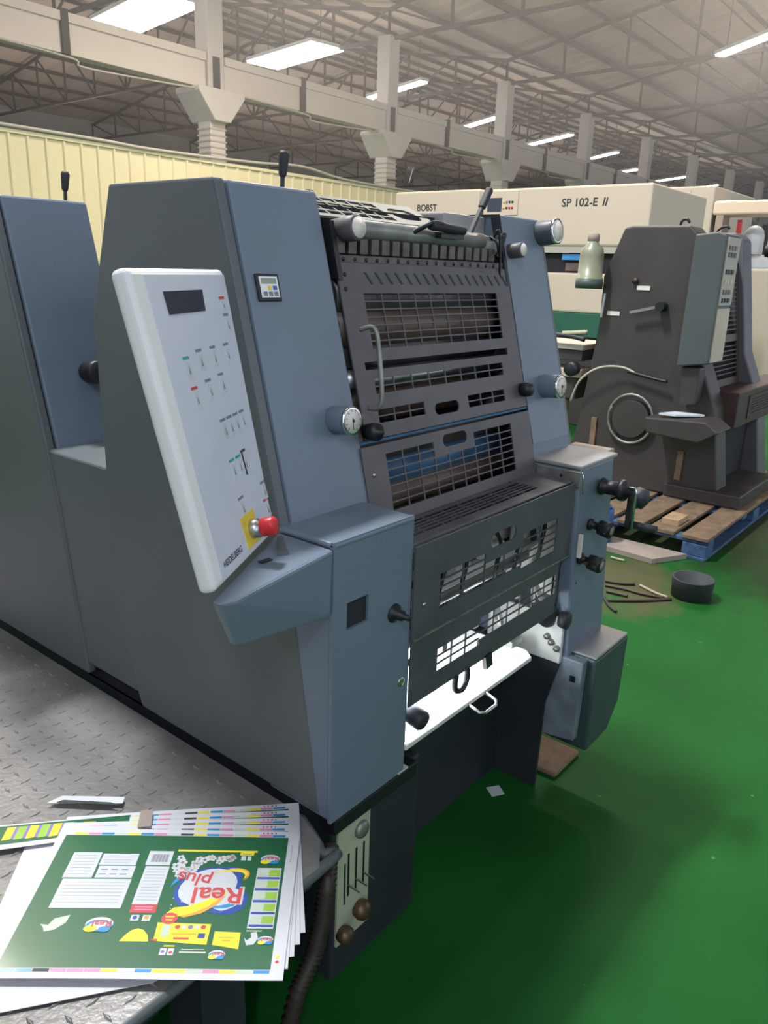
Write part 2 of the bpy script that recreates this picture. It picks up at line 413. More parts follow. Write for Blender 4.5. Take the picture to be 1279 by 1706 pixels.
# yellow profiled partition
def profiled():
    mb = MB(); P = []; x = -4.0; xs = []
    while x < 34: xs += [(x, 0), (x+.25, 0), (x+.27, -.03), (x+.30, -.03)]; x += 0.32
    for (x, d) in xs: P += [(x, 13.5+d, 0), (x, 13.5+d, 3.53)]
    mb.add(P, [(2*i, 2*i+2, 2*i+3, 2*i+1) for i in range(len(xs)-1)])
    mb.box((-4, 13.46, 3.5), (34, 13.62, 3.56)); return mb
wl = struct(profiled().build('wall_left', 'yellow_sheet'))
struct(MB().tube([(2, 13.43, 3.60), (8, 13.43, 3.60), (9.5, 13.43, 3.58), (12, 13.43, 3.64), (13.5, 13.43, 3.72), (15.5, 13.43, 3.58), (22, 13.43, 3.6)], 0.03, 6).build('trim_1', 'cream_dull'))
struct(MB().box((73.8, -12, 0), (74, 40, 10.4)).build('wall_back', 'plaster'))
struct(MB().box((-12, 38.8, 0), (74, 39, 10.4)).build('wall_far_left', 'plaster'))

# ceiling lamps in the frame
def ceiling_lamp(x, y, z, lx, ly, label, rz=0):
    t = thing('ceiling_lamp', (x, y, z), label, 'lamp', 'tube lamps hanging below the roof')
    MB().box((x-lx/2-.03, y-ly/2-.03, z+.0), (x+lx/2+.03, y+ly/2+.03, z+.09)).build('housing', 'lamp_housing', t)
    MB().box((x-lx/2, y-ly/2, z-.05), (x+lx/2, y+ly/2, z-.002)).build('tube', 'lamp_glow', t)
    for s in (-.4, .4): MB().cyl((x, y+s*ly, z+.09), (x, y+s*ly, roofz(y)+.1), .012, n=6).build('hanger', 'truss', t)
    t.rotation_euler.z = math.radians(rz)
lamp_names = ['glaring white ceiling lamp at the very top left above the crane beam', 'glaring white ceiling lamp right of the nearest concrete column',
              'white tube lamp partly hidden behind the column with the floodlight', 'white tube lamp left of the column above the control screen',
              'white tube lamp right of the column above the control screen', 'small white tube lamp beside the fourth column',
              'small white tube lamp above the top right end of the cream die cutter', 'tiny white tube lamp above the gap right of the cream die cutter',
              'distant white tube lamp above the beige housing', 'farthest tiny white tube lamp']
lamp_at = [(13.1, 18.5, 1.3, 3.2, -9), (17.9, 18.2, 1.1, 3.2, -9), (22.9, 18.4, .26, 3.3, -18), (29.3, 19.2, .26, 2.9, -28), (34.4, 18.8, .26, 3.7, -29),  # first two panels widened to stand in for their glare
           (39.7, 18.5, .26, 2.5, -35), (45.8, 19.7, .26, 1.7, -30), (50.4, 19.0, .26, 3.2, -33), (55.3, 18.4, .26, 2.6, -45), (60.7, 19.5, .26, 3.0, -48)]
for i, (x, y, lx, ly, rz) in enumerate(lamp_at): ceiling_lamp(x, y, 7.4, lx, ly, lamp_names[i], rz)
ceiling_lamp(23.2, 7.1, 7.4, .26, 2.6, 'bright white tube lamp at the right edge of the picture', -38)

# floodlight on the second column
fx, fy, fz = 17.85, YC-.85, 3.98
t = thing('floodlight', (fx, fy, fz), 'black floodlight clamped to the second concrete column', 'lamp')
MB().frame_box((fx-.05, fy-.2, fz), (.8, .5, .3), (-.5, .86, 0), (0, -.3, .95), .22, .10, .2).build('lamp_head', 'black', t, .02)
MB().frame_box((fx-.10, fy-.31, fz+.02), (.8, .5, .3), (-.5, .86, 0), (0, -.3, .95), .18, .01, .16).build('glass', 'wrap_white', t)
MB().bar((fx, fy+.05, fz-.1), (fx+.02, fy+.60, fz-.05), .05).build('bracket', 'black', t)

# ------------------------------------------------------------ footboard in front
t = thing('footboard', (0.5, 1.5, 0), 'worn grey tread plate footboard with raised pattern running beside the press', 'footboard')
mb = MB()
mb.xy([(0.0, .85), (.90, .85), (.955, .90), (.985, .99), (.985, 3.4), (0.0, 3.4)], .448, .460)
i = 0; y = .875
while y < 3.3:
    x = 0.06 + (i % 2)*.0
    j = 0
    while x < .965:
        if not (x > .90 and y < .93):
            h = (i+j) % 2
            dx, dy = (0.014, 0.0) if h else (0.0, 0.014)
            px, py = (0.0, 0.0042) if h else (0.0042, 0.0)
            P = [(x-dx, y-dy, .4600), (x+px, y+py, .4600), (x+dx, y+dy, .4600), (x-px, y-py, .4600), (x-dx*.55, y-dy*.55, .4622), (x+px*.35, y+py*.35, .4624), (x+dx*.55, y+dy*.55, .4622), (x-px*.35, y-py*.35, .4624)]
            mb.add(P, [(0,3,7,4), (3,2,6,7), (2,1,5,6), (1,0,4,5), (4,7,6,5)])
        x += 0.040; j += 1
    y += 0.040; i += 1
mb.build('tread_plate', 'floor_plate', t)
MB().tube([(0, .852, .449), (.88, .852, .449), (.94, .885, .449), (.985, .985, .449)], .0115, 10, True).build('edge_trim', 'press_paint_shaded', t)
mb = MB(); mb.box((0, .90, .36), (.93, .94, .447)); mb.build('front_rail', 'under_dark', t)
for (x, y) in ((.12, .95), (.70, .95), (.12, 2.2), (.80, 2.2), (.12, 3.3), (.80, 3.3)):
    MB().box((x-.05, y-.05, 0), (x+.05, y+.05, .448)).build('support_leg', 'base_dark', t)
MB().box((.28, 1.15, .02), (.72, 1.9, .40)).build('toolbox_cover', 'under_dark', t)

# ------------------------------------------------------------ the press
PR = thing('printing_press', (1.5, 1.5, 0), 'blue-grey sheet offset printing press with white tilted control panel, filling the foreground', 'printing press')
SIDE = [(.946, .470), (1.020, .92), (1.059, 1.094), (1.226, 1.718), (1.569, 1.718), (1.665, 1.45), (1.662, 1.11), (1.672, .745), (1.60, .53), (1.575, .470)]
def fy_(z):   # y of tower front at height z
    for (a, b) in zip(SIDE[:3], SIDE[1:4]):
        if a[1] <= z <= b[1]: return a[0] + (b[0]-a[0])*(z-a[1])/(b[1]-a[1])
    return 1.226
def knob(name, o, d, prof, m, parent, n=24): return MB().lathe(o, d, prof, n).build(name, m, parent)
FN = Vector((0, -1, .268)).normalized()          # outward normal of the sloped tower front
def gauge(x, z, yoff=0.0, r=.030, ln=.055, dark='press_paint', name='gauge', needle=True):
    y = fy_(z) + yoff; o = Vector((x, y, z)); d = Vector((0, -1, .10)).normalized()
    g = MB().lathe(o - d*.01, d, [(0, r*.9), (.012, r), (ln, r), (ln+.004, r*.96)]).build(name, 'black' if dark == 'black' else dark, PR)
    e = o + d*(ln-.006)
    MB().lathe(e, d, [(0, r*1.01), (.006, r*1.01), (.0062, r*.84)]).build('bezel', 'chrome', g)
    f = e + d*.0065
    mb = MB().lathe(f, d, [(0, r*.80), (.0015, r*.80)], 28); u, v, w = basis(d)
    if needle:
        mb.k = 1; c = f + d*.0018
        for k in range(10):
            a = -.8 + 5.0*k/9 + PI*.0; q = u*math.cos(a) + v*math.sin(a)
            mb.frame_box(c + q*r*.72, q, d.cross(q), d, r*.08, r*.02, .0003)
        mb.frame_box(c + u*r*.05 - v*r*.2, v, u, d, r*.42, r*.03, .0004)
        mb.lathe(c, d, [(0, r*.12), (.002, r*.1)], 12)
    mb.build('dial_face', ['dial', 'ink_black'], g)
    return g
def lever_small(x, y, z):
    g = MB().bar((x, y, z-.03), (x+.003, y, z+.02), .007).build('throw_lever', 'black', PR)
    MB().lathe((x+.002, y, z+.012), (.12, 0, 1), [(0, .006), (.006, .009), (.045, .012), (.052, .009)], 12).build('lever_grip', 'rubber', g)
def tower(dy):
    S = [(y+dy, z) for y, z in SIDE]
    MB().yz(S, 1.0, 1.026).build('side_cover', 'press_paint_shaded', PR, .006)
    MB().yz([(1.0+dy, .50), (1.068+dy, 1.09), (1.234+dy, 1.708), (1.56+dy, 1.708), (1.65+dy, 1.1), (1.58+dy, .5)], 1.024, 1.034).build('seam', 'seam_dark', PR)
    MB().yz([(y, z-.002) for y, z in S], 1.031, 1.272).build('front_cover', 'press_paint', PR, .006)
    lever_small(1.262, 1.32+dy, 1.735)
tower(0.0); tower(0.88)
# next unit: gauge knob, drive side housing seen through the gap
MB().lathe((1.165, fy_(1.27)+.88, 1.27), (0, -1, .1), [(0, .028), (.05, .031), (.055, .026)], 20).build('adjusting_knob', 'black', PR)
# low cover between the two units
MB().yz([(1.60, .50), (1.68, .50), (1.93, .50), (1.95, 1.085), (1.60, 1.085)], 1.006, 1.26).build('link_cover', 'press_paint_shaded', PR, .006)
MB().box((1.26, 1.60, .3), (2.0, 2.0, 1.05)).build('link_frame', 'void', PR)
MB().box((1.03, .99, .44), (1.30, 2.95, .475)).build('plinth_gap', 'seam_dark', PR)
# machine plinth
MB().box((1.03, .935, 0), (1.34, 3.4, .452)).build('plinth', 'base_dark', PR, .006)
MB().box((1.012, .912, .425), (1.30, .96, .462)).build('plinth_lip', 'black', PR, .004)
# operator box in front of the tower
MB().box((1.002, .922, .463), (1.238, 1.10, 1.066)).build('operator_box', 'press_paint', PR, .006)
opb = [o for o in PR.children if o.name.startswith('operator_box')][0]
MB().plate((.999, .922, .463), (1,0,0), (0,0,1), (0,-1,0), .008, .246, .617, [(.040, .427, .104, .485, 1, 1)]).build('box_front', 'press_paint', opb)
MB().box((1.035, .9205, .885), (1.108, .9225, .952)).build('window_recess', 'void', opb)
MB().prism([(.999, .912), (1.246, .912), (1.254, 1.085), (.999, 1.085)], (0, 0, 1.066), (1,0,0), (0,1,0), (0,0,1), .013).build('box_lid', 'press_paint', opb, .005)
k = MB().lathe((1.188, .915, .878), (0, -1, 0), [(0, .021), (.004, .021), (.006, .012), (.025, .011), (.027, .007), (.042, .006)], 18).build('lock_knob', 'black', opb)
MB().lathe((1.221, .9145, .703), (0, -1, 0), [(0, .011), (.003, .011), (.0035, .007)], 18).build('key_lock', 'steel', opb)
# shelf below the control panel
mb = MB()
top = [(.699, .873, 1.068), (.725, .868, 1.066), (.999, .914, 1.068), (.999, 1.062, 1.068), (.975, 1.048, 1.068), (.695, .890, 1.068)]
bot = [(.745, .895, .975), (.765, .893, .968), (.999, .918, .932), (.999, 1.062, .932), (.975, 1.048, .936), (.742, .905, .975)]
n = 6; mb.add(top + bot, [tuple(range(n)), tuple(range(2*n-1, n-1, -1))] + [(i, n+i, n+(i+1) % n, (i+1) % n) for i in range(n)])
sh = mb.build('panel_shelf', 'press_paint', PR, .006)
MB().box((.86, .955, 1.068), (.885, .965, 1.0705)).build('strap_slot', 'black', sh)
MB().prism([(.905, .965), (.925, .955), (.985, 1.035), (.975, 1.04)], (0, 0, 1.068), (1,0,0), (0,1,0), (0,0,1), .002).build('shaded_paint_patch', 'press_paint_shaded', sh)

# ---- control panel
BL = Vector((.690, .877, 1.082)); PW = Vector((.869, .494, 0)).normalized(); PU = Vector((-.123, .217, .968)); PU = (PU - PW*PU.dot(PW)).normalized()
PN = PW.cross(PU).normalized()
def pp(a, b, c=0.0): return BL + PW*a + PU*b + PN*c
mb = MB(); mb.prism([(.014, 0), (.322, 0), (.405, .49), (.030, .49)], BL - PN*.030, PW, PU, PN, .030)
cp = mb.build('control_panel', 'white_plastic', PR, .011, 4); lab(cp, 'white framed control panel with grey keypad face')
MB().prism([(.046, .012), (.308, .012), (.395, .478), (.072, .478)], BL, PW, PU, PN, .0016).build('keypad_face', 'panel_face', cp)
MB().prism([(.120, .418), (.262, .418), (.271, .453), (.120, .453)], BL + PN*.0012, PW, PU, PN, .0022).build('display', 'lcd', cp)
def button(a, b, w, h, barm, dark=False):
    mb = MB(); mb.k = 0
    o = BL + PN*.0016
    mb.prism([(a, b), (a+w, b), (a+w, b+h), (a, b+h)], o, PW, PU, PN, .0008)
    mb.k = 1
    mb.prism([(a-.004, b+h+.004), (a+w+.002, b+h+.004), (a+w+.002, b+h+.0085), (a-.004, b+h+.0085)], o, PW, PU, PN, .0006)
    mb.k = 2
    mb.prism([(a+w*.35, b+h*.25), (a+w*.65, b+h*.25), (a+w*.5, b+h*.75)], o, PW, PU, PN, .0012)
    mb.build('keypad_button', ['ink_black' if dark else 'btn_white', barm, 'ink_grey'], cp)
for (a, b, bm_) in ((.127, .318, 'ink_teal'), (.182, .325, 'ink_grey'), (.242, .325, 'ink_grey'), (.305, .325, 'ink_grey'), (.127, .270, 'ink_red'), (.187, .275, 'ink_grey'), (.246, .278, 'ink_grey'),
                    (.203, .205, 'ink_grey'), (.233, .205, 'ink_grey'), (.263, .205, 'ink_grey'), (.294, .205, 'ink_grey'),
                    (.194, .136, 'ink_teal'), (.225, .136, 'ink_teal'), (.188, .070, 'ink_grey'), (.305, .068, 'ink_grey'), (.298, .036, 'ink_red'), (.345, .415, 'ink_red'), (.343, .375, 'ink_grey')):
    button(a, b, .018, .026 if b < .4 else .016, bm_)
button(.254, .132, .016, .034, 'ink_black', False)
MB().prism([(.251, .130), (.256, .130), (.256, .170), (.251, .170)], BL + PN*.0016, PW, PU, PN, .0009).build('key_outline', 'ink_black', cp)
mb = MB(); mb.text('HEIDELBERG', .0150, pp(.062, .023, .0018), PW, PU, PN); mb.build('maker_lettering', 'ink_black', cp)
eb = pp(.206, .042, 0)
st = MB().prism([(-.035, -.026), (.028, -.026), (.028, .030), (-.035, .030)], eb, PW, PU, PN, .003).build('stop_plate', 'yellow', cp)
es = MB().lathe(eb, PN, [(0, .015), (.004, .017), (.017, .017), (.019, .013), (.024, .013)], 20).build('stop_collar', 'steel', cp)
es2 = MB().lathe(eb, PN, [(.020, .011), (.022, .0155), (.024, .0165), (.044, .0165), (.048, .014), (.0485, .004)], 24).build('emergency_stop', 'stop_red', cp)
# counter on the tower front
TU = Vector((0, .268, 1)).normalized(); TN = Vector((0, -1, .268)).normalized()
co = Vector((1.052, fy_(1.497), 1.497))
c = MB().prism([(0, 0), (.060, 0), (.060, .053), (0, .053)], co, (1,0,0), TU, TN, .005).build('sheet_counter', 'black', PR, .002)
MB().prism([(.007, .007), (.054, .007), (.054, .047), (.007, .047)], co + TN*.005, (1,0,0), TU, TN, .001).build('counter_face', 'white_plastic', c)
MB().prism([(.011, .033), (.050, .033), (.050, .044), (.011, .044)], co + TN*.006, (1,0,0), TU, TN, .0006).build('counter_display', 'lcd_green', c)
for q in range(3):
    MB().prism([(.012+.014*q, .010), (.022+.014*q, .010), (.022+.014*q, .018), (.012+.014*q, .018)], co + TN*.006, (1,0,0), TU, TN, .001).build('counter_key', 'ink_grey', c)
MB().prism([(.026, .021), (.034, .021), (.034, .029), (.026, .029)], co + TN*.006, (1,0,0), TU, TN, .001).build('counter_key', 'yellow', c)
MB().prism([(.039, .021), (.049, .021), (.049, .029), (.039, .029)], co + TN*.006, (1,0,0), TU, TN, .001).build('counter_key', 'p_blue', c)
gauge(1.204, 1.258, 0, .030, .050)

# ---- drive side housing
DS = [(1.05, 1.03), (1.059, 1.094), (1.226, 1.722), (1.60, 1.722), (1.66, 1.45), (1.66, .47), (1.0, .47)]
MB().yz(DS, 2.005, 2.235).build('drive_housing', 'press_paint', PR, .006)
MB().yz([(y+.012, z-.05) for y, z in DS[1:]], 2.236, 2.300).build('drive_outer_cover', 'press_paint_shaded', PR, .01)
MB().yz([(y-.0015, z) for y, z in DS[1:4]] + [(1.25, 1.715), (1.08, 1.09)], 2.000, 2.0055).build('edge_seam', 'seam_dark', PR)
gauge(2.115, 1.247, 0, .034, .060)
gauge(2.225, 1.683, 0, .036, .062, 'guard_lower', 'adjusting_knob', False)
# cross cover between the housings on top, light tray and cluttered fountain
MB().prism([(1.272, 1.30), (2.005, 1.30), (2.005, 1.56), (1.272, 1.56)], (0, 0, 1.40), (1,0,0), (0,1,0), (0,0,1), .30).build('rear_frame', 'void', PR)
MB().box((1.80, 1.27, 1.60), (2.005, 1.50, 1.715)).build('top_bridge', 'box_top', PR, .006)
tc_ = MB().plate((1.285, 1.250, 1.668), (1,0,0), Vector((0, .90, .42)).normalized(), Vector((0, -.42, .90)).normalized(), .005, .48, .125,
                 [(.02, .015, .31, .11, 6, 4)], [(.335, .03, .445, .095)], .006).build('mesh_lid', 'top_cover', PR)
rl = MB().cyl((1.345, 1.215, 1.648), (1.90, 1.215, 1.645), .021).build('fountain_roller', 'fountain', PR)
MB().box((1.72, 1.205, 1.612), (1.99, 1.27, 1.662)).build('fountain_end', 'fountain', PR, .01)
for (x, z, r) in ((1.330, 1.640, .026), (2.035, 1.622, .020)):
    kn = MB().lathe((x, 1.235, z), (0, -1, .1), [(0, r*.9), (.05, r*1.05), (.075, r*1.05), (.078, r*.9)]).build('roller_knob', 'guard_grey', PR)
    MB().lathe((x, 1.235-.0775, z+.0078), (0, -1, .1), [(0, r*.85), (.002, r*.85)]).build('knob_cap', 'dial', kn)
hd = MB().tube([(1.575, 1.20, 1.650), (1.60, 1.165, 1.672), (1.64, 1.16, 1.674)], .006, 8).build('fountain_handle', 'black', PR)
MB().cyl((1.60, 1.165, 1.668), (1.74, 1.165, 1.664), .011, n=12).build('handle_grip', 'rubber', hd)
MB().box((1.66, 1.175, 1.643), (1.76, 1.20, 1.656)).build('handle_bracket', 'black', hd)
lv = MB().bar((1.845, 1.22, 1.650), (1.905, 1.22, 1.735), .010).build('clutch_lever', 'black', PR)
MB().bar((1.902, 1.22, 1.730), (1.938, 1.22, 1.782), .019, .016).build('lever_grip', 'rubber', lv, .004)
# ink key rack
rk = MB().box((1.29, 1.215, 1.575), (2.0, 1.245, 1.63)).build('ink_key_rack', 'void', PR)
MB().box((1.300, 1.190, 1.575), (1.985, 1.212, 1.592)).build('key_bar', 'key_metal', rk, .002)
for q in range(17):
    x = 1.318 + .0385*q
    MB().box((x-.0135, 1.196, 1.594), (x+.0135, 1.225, 1.628)).build('ink_key', 'key_metal', rk, .002)
    MB().lathe((x, 1.1905, 1.583), (0, -1, 0), [(0, .005), (.002, .0045)], 10).build('key_screw', 'black', rk)
MB().yz([(1.17, 1.54), (1.20, 1.545), (1.26, 1.66), (1.20, 1.66)], 1.284, 1.298).build('rack_cheek', 'black', rk)
MB().yz([(1.17, 1.53), (1.20, 1.535), (1.26, 1.64), (1.20, 1.64)], 1.985, 2.0).build('rack_cheek', 'black', rk)
mb = MB()
rr = random.Random(3)
for q in range(12):
    x = 1.915 + rr.random()*.08; y = 1.20 + rr.random()*.03; z = 1.60 + rr.random()*.06
    mb.tube([(x, y, z), (x+rr.uniform(-.05, .05), y-.03*rr.random(), z+rr.uniform(-.06, .03)), (x+rr.uniform(-.03, .04), y-.02, z-rr.uniform(.03, .12))], .0035, 6)
mb.build('cable_tangle', 'black', PR)
# black strip and rail beside the operator tower
MB().yz([(1.05, 1.03), (1.075, 1.09), (1.25, 1.72), (1.30, 1.72), (1.15, 1.03)], 1.272, 1.286).build('inner_cheek', 'seam_dark', PR)
MB().tube([(1.292, 1.115, 1.44), (1.303, 1.085, 1.445), (1.303, 1.07, 1.40), (1.298, 1.055, 1.29), (1.292, 1.085, 1.275)], .0055, 8).build('grab_rail', 'dirty_steel', PR)

# ---- guards
GU = (Vector((0, 1.188, 1.575)) - Vector((0, 1.088, 1.203))).normalized(); GN = Vector((0, -GU.z, GU.y))
X0, Z0 = 1.287, 1.203
zz = lambda z: (z - Z0)/GU.z
uu = lambda x: x - X0
mb = MB()
mb.plate((X0, 1.088, Z0), (1,0,0), GU, GN, .004, .710, zz(1.575),
    [(uu(1.362), zz(1.393), uu(1.922), zz(1.511), 9, 7), (uu(1.325), zz(1.349), uu(1.935), zz(1.366), 1, 1), (uu(1.348), zz(1.297), uu(1.897), zz(1.329), 8, 2),
     (uu(1.342), zz(1.234), uu(1.516), zz(1.263), 3, 2), (uu(1.705), zz(1.229), uu(1.886), zz(1.259), 3, 2)],
    [(uu(1.556), zz(1.226), uu(1.660), zz(1.254))], .0032)
g1 = mb.build('upper_guard', 'guard_grey', PR)
for q in range(17):
    x = 1.375 + .0365*q
    o = Vector((x, 1.088, Z0)) + GU*zz(1.531) + GN*.0042
    MB().prism([(0, .026), (.007, .026), (.026, 0), (.019, 0)], o, (1,0,0), GU, GN, .0016).build('blade_slot', 'slot_green', g1)
MB().lathe(Vector((1.980, 1.088, Z0)) + GU*zz(1.25), (0, -1, .1), [(0, .018), (.02, .02), (.035, .018), (.04, .008)], 18).build('release_knob', 'black', g1)
MB().lathe(Vector((1.296, 1.088, Z0)) + GU*zz(1.222), (0, -1, .1), [(0, .017), (.02, .02), (.035, .019), (.037, .008), (.045, .008)], 18).build('release_knob', 'black', g1)
for x in (1.305, 1.31): MB().lathe(Vector((x, 1.088, Z0)) + GU*zz(1.52 if x < 1.307 else 1.55) + GN*.004, GN, [(0, .005), (.002, .004)], 10).build('screw', 'black', g1)
# gap strip with blue cylinder behind
MB().bar((1.27, 1.090, 1.198), (2.0, 1.090, 1.198), .006, .006).build('seam_strip', 'blue_roller', PR)
# middle guard
A = Vector((0, 1.040, 1.008)); B = Vector((0, 1.083, 1.190)); G2U = (B-A).normalized(); G2N = Vector((0, -G2U.z, G2U.y))
X0b = 1.262; z2 = lambda z: (z-1.008)/G2U.z
mb = MB()
mb.plate((X0b, 1.040, 1.008), (1,0,0), G2U, G2N, .004, .737, z2(1.190),
    [(1.342-X0b, z2(1.040), 1.525-X0b, z2(1.167), 3, 7), (1.525-X0b, z2(1.040), 1.704-X0b, z2(1.130), 3, 5), (1.704-X0b, z2(1.040), 1.893-X0b, z2(1.167), 3, 7)],
    [(1.566-X0b, z2(1.148), 1.672-X0b, z2(1.178))], .0032)
for x in (1.525, 1.704): mb.bar(Vector((x, 1.040, 1.008)) + G2U*z2(1.040) + G2N*.002, Vector((x, 1.040, 1.008)) + G2U*z2(1.130) + G2N*.002, .0035)
g2 = mb.build('middle_guard', 'guard_grey', PR)
MB().lathe(Vector((1.292, 1.040, 1.008)) + G2U*z2(1.128) + G2N*.003, G2N, [(0, .006), (.004, .005)], 12).build('screw', 'steel', g2)
# step guard: slotted top and front face
mb = MB()
mb.plate((1.247, 1.045, 1.012), (1,0,0), Vector((0, -1, -.03)).normalized(), Vector((0, -.03, 1)).normalized(), .004, .752, .128,
    [(.004, .006, .60, .016, 1, 1), (.02, .026, .61, .094, 8, 5)], (), .0045)
g3 = mb.build('step_guard_top', 'guard_lower', PR)
mb = MB(); zc = 1.008; H3 = .215
q3 = lambda z: z - (zc-H3)
XA = 1.247
U3 = Vector((0, -.0, 1)); 
mb.plate((XA, .912, zc-H3), (1,0,0), U3, (0,-1,0), .004, .752, H3,
    [(1.345-XA, q3(.838), 1.535-XA, q3(.922), 2, 5), (1.535-XA, q3(.838), 1.715-XA, q3(.893), 2, 3), (1.715-XA, q3(.828), 1.905-XA, q3(.926), 2, 5)],
    [(1.555-XA, q3(.925), 1.675-XA, q3(.963))], .0032)
for x in (1.535, 1.715): mb.bar((x, .910, .838), (x, .910, .893), .0035)
g4 = mb.build('step_guard_front', 'guard_lower', PR)
MB().lathe((1.285, .908, .868), (0, -1, 0), [(0, .006), (.004, .005)], 12).build('screw', 'steel', g4)
MB().bar((1.25, .905, .793), (2.0, .905, .793), .005, .004).build('chrome_strip', 'dirty_steel', PR)
# lower guard with rounded right end
mb = MB(); zb = .628; q4 = lambda z: z - zb
mb.plate((XA, .912, zb), (1,0,0), (0,0,1), (0,-1,0), .004, .690, .788-zb,
    [(1.350-XA, q4(.676), 1.530-XA, q4(.735), 3, 3), (1.530-XA, q4(.690), 1.930-XA, q4(.752), 6, 3)], (), .0032)
P = [(1.937, .912)] + [(1.937+.06*math.sin(a), .912+.06*(1-math.cos(a))) for a in [PI/2*k/6 for k in range(1, 7)]]
for a, b in zip(P, P[1:]): mb.add([(a[0], a[1]-.004, .66), (b[0]+.004, b[1], .66), (b[0]+.004, b[1], .788), (a[0], a[1]-.004, .788)], [(0,1,2,3)])
g5 = mb.build('lower_guard', 'guard_lower', PR)
hk = MB().tube([(1.435, .908, .632), (1.435, .908, .595), (1.46, .905, .585), (1.485, .908, .60), (1.485, .908, .63)], .008, 8).build('guard_hook', 'black', g5)
MB().bar((1.575, .908, .635), (1.580, .905, .60), .012, .03).build('guard_hook', 'black', g5)
MB().lathe((1.295, .955, .585), (0, -1, -.2), [(0, .020), (.03, .024), (.055, .024), (.06, .02)], 20).build('tray_knob', 'base_dark', PR)
# inside of the press: rollers and castings behind the guards
def roller(y, z, r, m, x0=1.29, x1=1.995): return MB().cyl((x0, y, z), (x1, y, z), r, n=28).build('roller', m, PR)
roller(1.235, 1.500, .055, 'dark_roller'); roller(1.215, 1.435, .045, 'brown_roller'); roller(1.245, 1.375, .05, 'dark_roller')
lab(roller(1.195, 1.316, .026, 'steel'), 'bright steel roller'); roller(1.24, 1.25, .05, 'brown_roller')
roller(1.165, 1.165, .04, 'brown_roller'); lab(roller(1.175, 1.093, .045, 'blue_roller'), 'blue rubber blanket roller'); roller(1.16, 1.035, .04, 'brown_roller'); roller(1.19, .96, .05, 'dark_roller')
roller(1.02, .93, .022, 'fountain', 1.33); roller(1.06, .875, .035, 'white_cast'); roller(1.02, .815, .020, 'white_cast'); roller(1.05, .765, .024, 'fountain'); roller(1.01, .715, .018, 'white_cast')
roller(1.13, .80, .05, 'dark_roller')
for (x, y, z, w_, h_) in ((1.42, .99, .90, .045, .03), (1.56, .985, .85, .07, .03), (1.70, .98, .865, .10, .035), (1.86, .985, .875, .055, .055), (1.62, .97, .735, .09, .028), (1.78, .97, .725, .08, .03), (1.48, .975, .71, .09, .02)):
    MB().box((x-w_/2, y, z-h_/2), (x+w_/2, y+.03, z+h_/2)).build('gripper_block', 'white_cast', PR, .005)
for x in (1.40, 1.50, 1.66, 1.76, 1.9):
    MB().tube([(x, .99, .96), (x+.03, .96, .90), (x+.01, .955, .84), (x+.05, .98, .78)], .006, 6).build('air_hose', 'black', PR)
rc = random.Random(11)
for q in range(14):
    x = 1.36 + .045*q + rc.uniform(-.01, .01); z = rc.choice((.70, .72, .86, .89)) + rc.uniform(-.02, .02)
    mm = rc.choice(('white_cast', 'black', 'white_cast', 'fountain'))
    MB().bar((x, .955, z-.03), (x+rc.uniform(-.03, .03), .975, z+.035), .010, .016).build('gripper_finger', mm, PR)
MB().yz([(.925, .47), (1.65, .47), (1.65, 1.0), (.925, 1.0)], 1.252, 1.262).build('inner_wall', 'base_dark', PR)
MB().box((1.25, 1.32, .2), (2.0, 1.36, 1.62)).build('inner_back_wall', 'void', PR)
MB().box((1.990, .93, .60), (2.0, 1.30, 1.0)).build('inner_side_wall', 'base_dark', PR)
MB().box((1.984, .945, .66), (1.99, 1.10, .93)).build('cast_bracket', 'white_cast', PR)
ip = MB().box((1.984, .895, .45), (2.0, 1.15, .598)).build('inner_plate', 'white_cast', PR, .003)
for (y, z) in ((.925, .515), (.905, .50), (.94, .53)): MB().lathe((1.984, y, z), (-1, 0, 0), [(0, .009), (.012, .009), (.016, .006)], 14).build('bolt', 'dirty_steel', ip)
MB().lathe((1.975, .95, .60), (-.5, -1, 0), [(0, .035), (.02, .035), (.025, .02)], 20).build('drive_pulley', 'base_dark', PR)
MB().lathe((1.985, .905, .595), (0, -1, 0), [(0, .024), (.012, .026), (.024, .026), (.027, .015)], 20).build('lower_knob', 'base_dark', PR)
# work lamp inside, tray, handle, dark front
wl_ = MB().box((1.30, 1.035, .640), (1.88, 1.058, .656)).build('work_lamp', 'work_glow', PR)
tr = MB().prism([(1.25, .912), (1.835, .912), (1.865, .945), (1.865, 1.14), (1.25, 1.14)], (0, 0, .512), (1,0,0), (0,1,0), (0,0,1), .014).build('delivery_tray', 'white_cast', PR, .003)
MB().tube([(1.51, .913, .516), (1.51, .880, .507), (1.525, .870, .504), (1.575, .870, .504), (1.59, .880, .507), (1.59, .913, .516)], .005, 8, False).build('tray_handle', 'steel', tr)
MB().box((1.84, .98, .526), (1.90, 1.04, .545)).build('tray_stop', 'steel', tr)
MB().box((1.34, 1.085, .0), (2.0, 1.095, .511)).build('front_skirt', 'base_dark', PR)
MB().prism([(.895, .448), (.93, .30), (.935, .0), (1.085, .0), (1.085, .448)], (1.982, 0, 0), (0,1,0), (0,0,1), (1,0,0), .012).build('skirt_wing', 'base_dark', PR)
MB().box((1.34, 1.10, 0), (2.235, 3.0, .469)).build('base_frame', 'void', PR)
MB().box((2.06, .90, 0), (2.24, 1.06, .02)).build('foot_block', 'wood', PR, .01)
area_w = area('work_light', (1.50, 1.0, .640), (1.50, .97, .52), .5, .03, 3.5, (0.82, 0.91, 1.0)); area_w.parent = None

